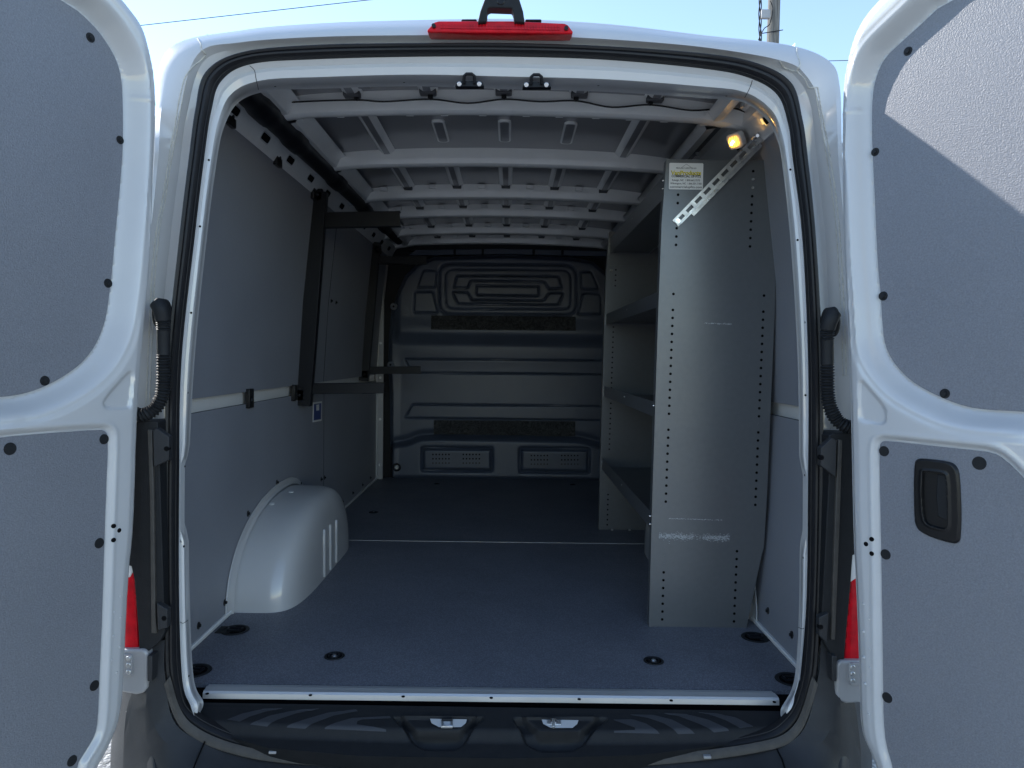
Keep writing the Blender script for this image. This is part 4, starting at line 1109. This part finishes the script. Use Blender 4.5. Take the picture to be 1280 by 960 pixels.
# ================================================================== SHELVING UNIT
SY0, SY1 = .465, 1.76; SXF = .462
sh = thing('shelving_unit', 'grey steel shelving unit with perforated end panel standing along the right wall', 'shelving', (.65, 1.1, 0))
endp = [(833,200),(834,199),(955,200),(957,203),(971,312),(970,345),(968,400),(962,540),(958.7,620),(955,684),(952,694),(932,790),(813,787),(811,785),(815.5,620),(822.5,400),(827,280)]
E = [at(x, y, SY0) for x, y in endp]
def holes_px():
    L = []
    for k in range(8): L.append((848-.43*k, 233+10.45*k, 0) if k != 3 else None)
    for k in range(27): L.append((841.8-.37*k, 367.5+9.98*k, 2 if k in (1, 16) else 0))
    for k in range(10): L.append((830.5-.31*k, 686+9.8*k, 2 if k < 3 else 0))
    for k in range(10): L.append((941.5-.45*k, 214+10.45*k, 1 if k in (1, 2) else 0))
    for k in range(27): L.append((955-.42*k, 369.5+10.06*k, 2 if k in (1, 16) else 0))
    for k in range(10): L.append((921.2-.42*k, 689+9.75*k, 0))
    return [x for x in L if x]
def endpanel(dy, name, first):
    mb = MB(); Ep = [p+np.array([0, dy, 0]) for p in E]
    mb.prism(Ep, (0, 1, 0), .0018, SHELF)
    # folded flange along the front (aisle) edge and the rear edge
    FE = [Ep[0], Ep[-1], Ep[-2], Ep[-3], Ep[-4]] if False else [Ep[i] for i in (0, 16, 15, 14, 13)]
    mb.grid([[p+np.array([-.0006, 0, 0]) for p in FE], [p+np.array([-.0006, .032, 0]) for p in FE]], SHELF, smooth=False)
    mb.grid([[p+np.array([-.0002, .032, 0]) for p in FE], [p+np.array([.012, .032, 0]) for p in FE]], SHELF, smooth=False)
    for x, y, k in holes_px():
        c = at(x, y, SY0)+np.array([0, dy-.0006, 0])
        if k == 0: mb.cyl(c, (0, 1, 0), .0044, .003, HOLE, 12)
        elif k == 1: mb.cyl(c-np.array([0, .004, 0]), (0, 1, 0), .0045, .005, CHROME, 12, .0062)
        else: mb.cyl(c-np.array([0, .0012, 0]), (0, 1, 0), .0038, .003, SHELF, 10)
    if first:
        for (x0, x1, y0, y1, dn) in ((823, 913, 664, 677, 1),):
            pass
    o = mb.build(name, sh); return o
ep = endpanel(0, 'end_panel', True); ep2 = endpanel(SY1-SY0, 'end_panel', False)
# chalky rub marks on the end panel (ragged thin smears of many flecks)
q = MB()
for (xa, xb, ya, dn, nfl) in ((824, 912, 670, 4.2, 900), (834, 905, 648, .7, 90), (880, 915, 404, .8, 70)):
    for i in range(nfl):
        x = random.uniform(xa, xb); y = random.gauss(ya+(x-xa)*.03, dn*.5)
        if xa == 824 and 866 < x < 878 and random.random() < .7: continue
        w_ = random.uniform(.8, 3.0); h_ = random.uniform(.25, .7)
        c = at(x, y, SY0-.0004-.00001*(i % 25)); s_ = .00255
        q.add([c+np.array(v_)*s_ for v_ in ((-w_/2, 0, 0), (0, 0, -h_/2), (w_/2, 0, 0), (0, 0, h_/2))], [(0, 1, 2, 3)], SCUFF)
q.build('chalk_smear', ep, recalc=False)
for z1, lipz in ((1.462, .070), (1.085, .046), (.727, .046), (.365, .052)):
    mb = MB(); t = .0014
    xb = XR*np.interp(z1, [0, .72, 1.10, 1.47], [.98, .98, .93, .86])-.03
    y0, y1 = SY0+.004, SY1
    zl = [at(*endp[i], SY0) for i in (1, 16, 15, 14, 13)]; xf = float(np.interp(z1, [p[2] for p in zl][::-1], [p[0] for p in zl][::-1]))+.006
    top = z1 < 1.0 or True
    zt = z1-.004
    mb.box((xf, y0, zt-lipz), (xf+t, y1, z1), SHELF)                        # front lip
    mb.box((xf+t, y0, z1-lipz+.004), (xb, y1, z1-lipz+.0054), SHELF)          # tray
    mb.box((xb-t, y0, zt-lipz), (xb, y1, z1+.03), SHELF)
    mb.box((xf+t, y0, zt-lipz-.0001), (xf+.016, y1, zt-lipz+.0012), SHELF)
    for yk in (y0+.012, (y0+y1)/2, y1-.012):
        mb.cyl((xf-.002, yk, z1-lipz*.4), (1, 0, 0), .003, .004, ZINC, 10)
    mb.build('shelf', sh)
for px, py in ((764, 338),):
    mb = MB(); mb.cyl(at(px, py, SY1-.004), (0, 1, 0), .007, .006, CHROME, 10); mb.build('bolt', sh)
for px in (765, 787, 808):
    mb = MB(); mb.cyl(at(px, 666.5, SY1-.03)*np.array([1, 1, 0])+np.array([0, 0, .004]), (0, 0, 1), .006, .006, ZINC, 10); mb.build('bolt', sh)
for px, py in ((829.5, 226), (829.5, 236), (824, 368), (817.5, 507), (813, 645), (813, 655)):
    mb = MB(); mb.cyl(at(px, py, SY0+.012)+np.array([-.004, 0, 0]), (1, 0, 0), .0035, .005, CHROME, 10); mb.build('bolt', sh)
mb = MB(); p = [at(x, y, SY1-.01) for x, y in ((757, 316), (835, 316))]
mb.box((SXF+.06, SY1-.006, 1.33), (.80, SY1-.004, 1.39), SHELF); mb.build('top_cross_strip', sh)
# back sheet behind the top bay
# sticker ---------------------------------------------------------------------------
LO = at(836, 236.5, SY0-.0012); LU = at(878.5, 236.5, SY0-.0012)-LO; LV = at(837, 203.5, SY0-.0012)-at(836, 236.5, SY0-.0012); LV = np.array([0.0008, 0, LV[2]])
LU = np.array([LU[0], 0, 0]); lw, lh = np.linalg.norm(LU), np.linalg.norm(LV)
q = MB(); P = roundpoly([(0, 0), (lw, 0), (lw, lh), (0, lh)], .004, 4)
q.prism([LO+np.array([p[0], 0, p[1]]) for p in P], (0, 1, 0), .0008, LABELW); stk = q.build('sticker', sh)
def text(body, cx, cz, size, width, m_, parent, dy, bold=0.0, name='lettering'):
    cu = bpy.data.curves.new('t', 'FONT'); cu.body = body; cu.size = size; cu.align_x = 'CENTER'; cu.align_y = 'CENTER'; cu.extrude = .0001; cu.offset = bold
    to = bpy.data.objects.new('t', cu); COL.objects.link(to); bpy.context.view_layer.update()
    me = bpy.data.meshes.new_from_object(to.evaluated_get(bpy.context.evaluated_depsgraph_get()))
    w_ = max(v.co.x for v in me.vertices)-min(v.co.x for v in me.vertices); s_ = width/w_
    bpy.data.objects.remove(to)
    for v in me.vertices: v.co = Vector((LO[0]+cx+v.co.x*s_, LO[1]-dy-v.co.z, LO[2]+cz+v.co.y))
    me.materials.clear(); me.materials.append(m_)
    o = bpy.data.objects.new(name, me); COL.objects.link(o); o.parent = parent; o.location = -wloc(parent); return o
text('PROUDLY UPFITTED BY', lw*.5, lh*.80, .0062, lw*.60, LABELK, stk, .0003, .00005)
text('VanProducts', lw*.5-.0006, lh*.625-.0008, .0185, lw*.88, LABELK, stk, .0003, .0006)
text('VanProducts', lw*.5, lh*.625, .0180, lw*.88, LABELY, stk, .0007, .0003)
text('COMMERCIAL UP-FITS', lw*.5, lh*.495, .0100, lw*.86, LABELK, stk, .0003, .0003)
text('Raleigh, NC  1.800.662.7572', lw*.5, lh*.345, .0080, lw*.82, LABELK, stk, .0003, .0001)
text('Wilmington, NC  1.866.501.7183', lw*.5, lh*.22, .0080, lw*.92, LABELK, stk, .0003, .0001)
text('commercialupfits.com', lw*.5, lh*.09, .0100, lw*.94, LABELK, stk, .0003, .0001)
q = MB()
for a, b_ in (((.36, .82), (.5, .96)), ((.5, .96), (.66, .82))):
    q.tube([LO+np.array([lw*a[0], -.0003, lh*a[1]]), LO+np.array([lw*b_[0], -.0003, lh*b_[1]])], .0004, LABELK, 5)
q.build('emblem', stk)
# diagonal strut ----------------------------------------------------------------------
A = at(846, 277.5, SY0-.004); B = at(948, 173, SY0-.022); ax = B-A; Ls = np.linalg.norm(ax); ax /= Ls
ny = np.array([0, -1.0, 0]); ny = ny-ax*(ny@ax); ny /= np.linalg.norm(ny); wv = np.cross(ax, ny)
if wv[0] < 0: wv = -wv
hw = .0135; mb = MB()
for s_ in (-1, 1): mb.obox(A+ax*Ls/2+wv*s_*(hw-.0040), ax*(Ls/2+.006), wv*.0040, ny*.0012, ZINC)
nsl = 9; pitch = (Ls-.01)/nsl
for k in range(nsl+1):
    mb.obox(A+ax*(-.001+k*pitch), ax*(.0065 if k else .004), wv*(hw-.0079), ny*.0012, ZINC)
mb.obox(A+ax*Ls/2+wv*(hw-.0005)-ny*-.007, ax*(Ls/2), wv*.0010, ny*.007, ZINC)
mb.obox(A+ax*(Ls*.56)+wv*(hw+.006)-ny*.0005, ax*(Ls*.42), wv*.006, ny*.001, ZINC)
strut = mb.build('diagonal_strut', sh)
q = MB(); q.cyl(A+ax*.004+ny*.001, ny, .0085, .0035, CHROME, 6); q.cyl(A+ax*.004+ny*.004, ny, .0045, .006, CHROME, 12); q.build('bolt', strut)
c = A+ax*(Ls-.004)
for k in range(5):
    q = MB(); q.cyl(c+np.array([random.uniform(-.014, .014), -.004-.003*k, random.uniform(-.008, .010)]), (random.uniform(-.4, .4), -1, random.uniform(-.4, .4)), .0055, .007, CHROME, 6); q.build('bolt', strut)
q = MB(); q.obox(c+ax*.006-ny*.004, ax*.02, wv*.016, ny*.002, ZINC)
q.build('end_plate', strut)

# ================================================================== WALL RACK BRACKETS (left)
def bracket(ups, arms, Y, label, first=None):
    base = at(ups[0][0], ups[0][1], Y)
    t = thing('wall_rack_bracket', label, 'rack bracket', (float(base[0]), Y, float(base[2])), 'black ladder rack brackets on the left wall')
    pA = at(*ups[0], Y); pB = at(*ups[1], Y); hwid = ups[2]
    mb = MB(); d = pB-pA; L = np.linalg.norm(d); d /= L; w_ = np.array([d[2], 0, -d[0]])
    mb.obox((pA+pB)/2, d*L/2, w_*hwid, (0, .020, 0), BLACKM)
    mb.build('upright', t, .002)
    for a, b_, h_ in arms:
        q = MB(); A_ = at(*a, Y); B_ = at(*b_, Y); dd = B_-A_; LL = np.linalg.norm(dd); dd /= LL; vv = np.array([-dd[2], 0, dd[0]])
        if vv[2] < 0: vv = -vv
        q.obox((A_+B_)/2, dd*LL/2, vv*h_, (0, .0015, 0), BLACKM)
        q.obox((A_+B_)/2+vv*h_+np.array([0, .018, 0]), dd*LL/2, vv*.0015, (0, .019, 0), BLACKM)
        q.obox((A_+B_)/2-vv*h_+np.array([0, .018, 0]), dd*LL/2, vv*.0015, (0, .019, 0), BLACKM)
        q.build('arm', t, .001)
    for p in (ups[3], ups[4]):
        q = MB(); c = at(*p, Y-.022); q.obox(c+np.array([0, .012, 0]), (.020, 0, 0), (0, 0, .026), (0, .010, 0), BLACKM); q.cyl(c, (0, -1, 0), .009, .008, BLACKG, 14)
        q.build('mount_plate', t, .004)
    return t
bracket([(380, 507), (400, 240), .033, (374, 494), (397, 243)], [((392, 275), (500, 273), .031), ((380, 486), (480, 485), .022)], 1.30, 'nearer black steel rack bracket with two arms on the left wall')
bracket([(454, 476), (469, 303), .034, (456, 468), (472, 312)], [((466, 325), (533, 325), .022), ((456, 463), (526, 462.5), .022)], 2.62, 'farther black steel rack bracket with two arms beside the bulkhead')

# ================================================================== UTILITY POLE AND WIRES
px0 = at(955.5, 300, 17.0); pole = thing('utility_pole', 'weathered wooden utility pole behind the van roof with twisted cable and white box', 'utility pole', (px0[0], 17.0, GZ))
mb = MB(); rp = 7.5*18.8/F
mb.tube([np.array([px0[0]-.02, 17, GZ]), np.array([px0[0]+.06, 17, 6]), np.array([px0[0]+.10, 17, 12.5])], rp, WOOD, 18, rf=lambda i: (rp*1.15, rp*1.05, rp*.9)[i]); mb.build('pole', pole)
c = at(956, 18, 16.8); q = MB(); q.box(c-np.array([.10, .05, .11]), c+np.array([.13, .05, .11]), SILVER); q.build('junction_box', pole, .01)
q = MB()
for ph in (0, 2.1, 4.2):
    pts = []
    for i in range(120):
        z = GZ+2+i*.1; t = i*.55+ph; pts.append(np.array([px0[0]-.22-.012*i/12+.03*math.cos(t)+.02*math.sin(i*.2), 16.85+.03*math.sin(t), z]))
    q.tube(pts, .014, BLACKP, 6)
for z in (7.6, 8.2, 8.7, 9.3): q.tube([np.array([px0[0]-.30, 16.85, z]), np.array([px0[0]+.26, 16.8, z+.08])], .012, BLACKP, 6)
q.tube(catmull([at(963, 1, 16.7), at(966, 12, 16.7), at(962, 30, 16.7), at(955, 36, 16.7), at(948, 50, 16.7)], 8), .012, BLACKP, 6)
q.build('twisted_cable', pole)
def wire(P, Y, label, r):
    A_ = at(*P[0], Y); B_ = at(*P[1], Y); d = B_-A_; A2 = A_-d*.6; B2 = B_+d*1.2
    t = MB(); pts = []
    for i in range(30):
        s_ = i/29; pts.append(A2+(B2-A2)*s_)
    t.tube(pts, r, BLACKP, 6); o = t.build('power_line', None); o['label'] = label; o['category'] = 'wire'
wire(((183, 31), (460, 0)), 22, 'thin overhead wire sloping across the sky above the left of the roof', .013)
wire(((1040, 76), (1062, 75.5)), 24, 'short stretch of thin wire between the van roof and the right door', .012)

# ------------------------------------------------------------------ render settings
S.view_settings.view_transform = 'Standard'; S.view_settings.look = 'None'; S.view_settings.gamma = 1; S.view_settings.exposure = 1.32
S.render.resolution_x = 1024; S.render.resolution_y = 768
S.render.engine = 'CYCLES'
S.cycles.max_bounces = 10; S.cycles.diffuse_bounces = 6; S.cycles.glossy_bounces = 5
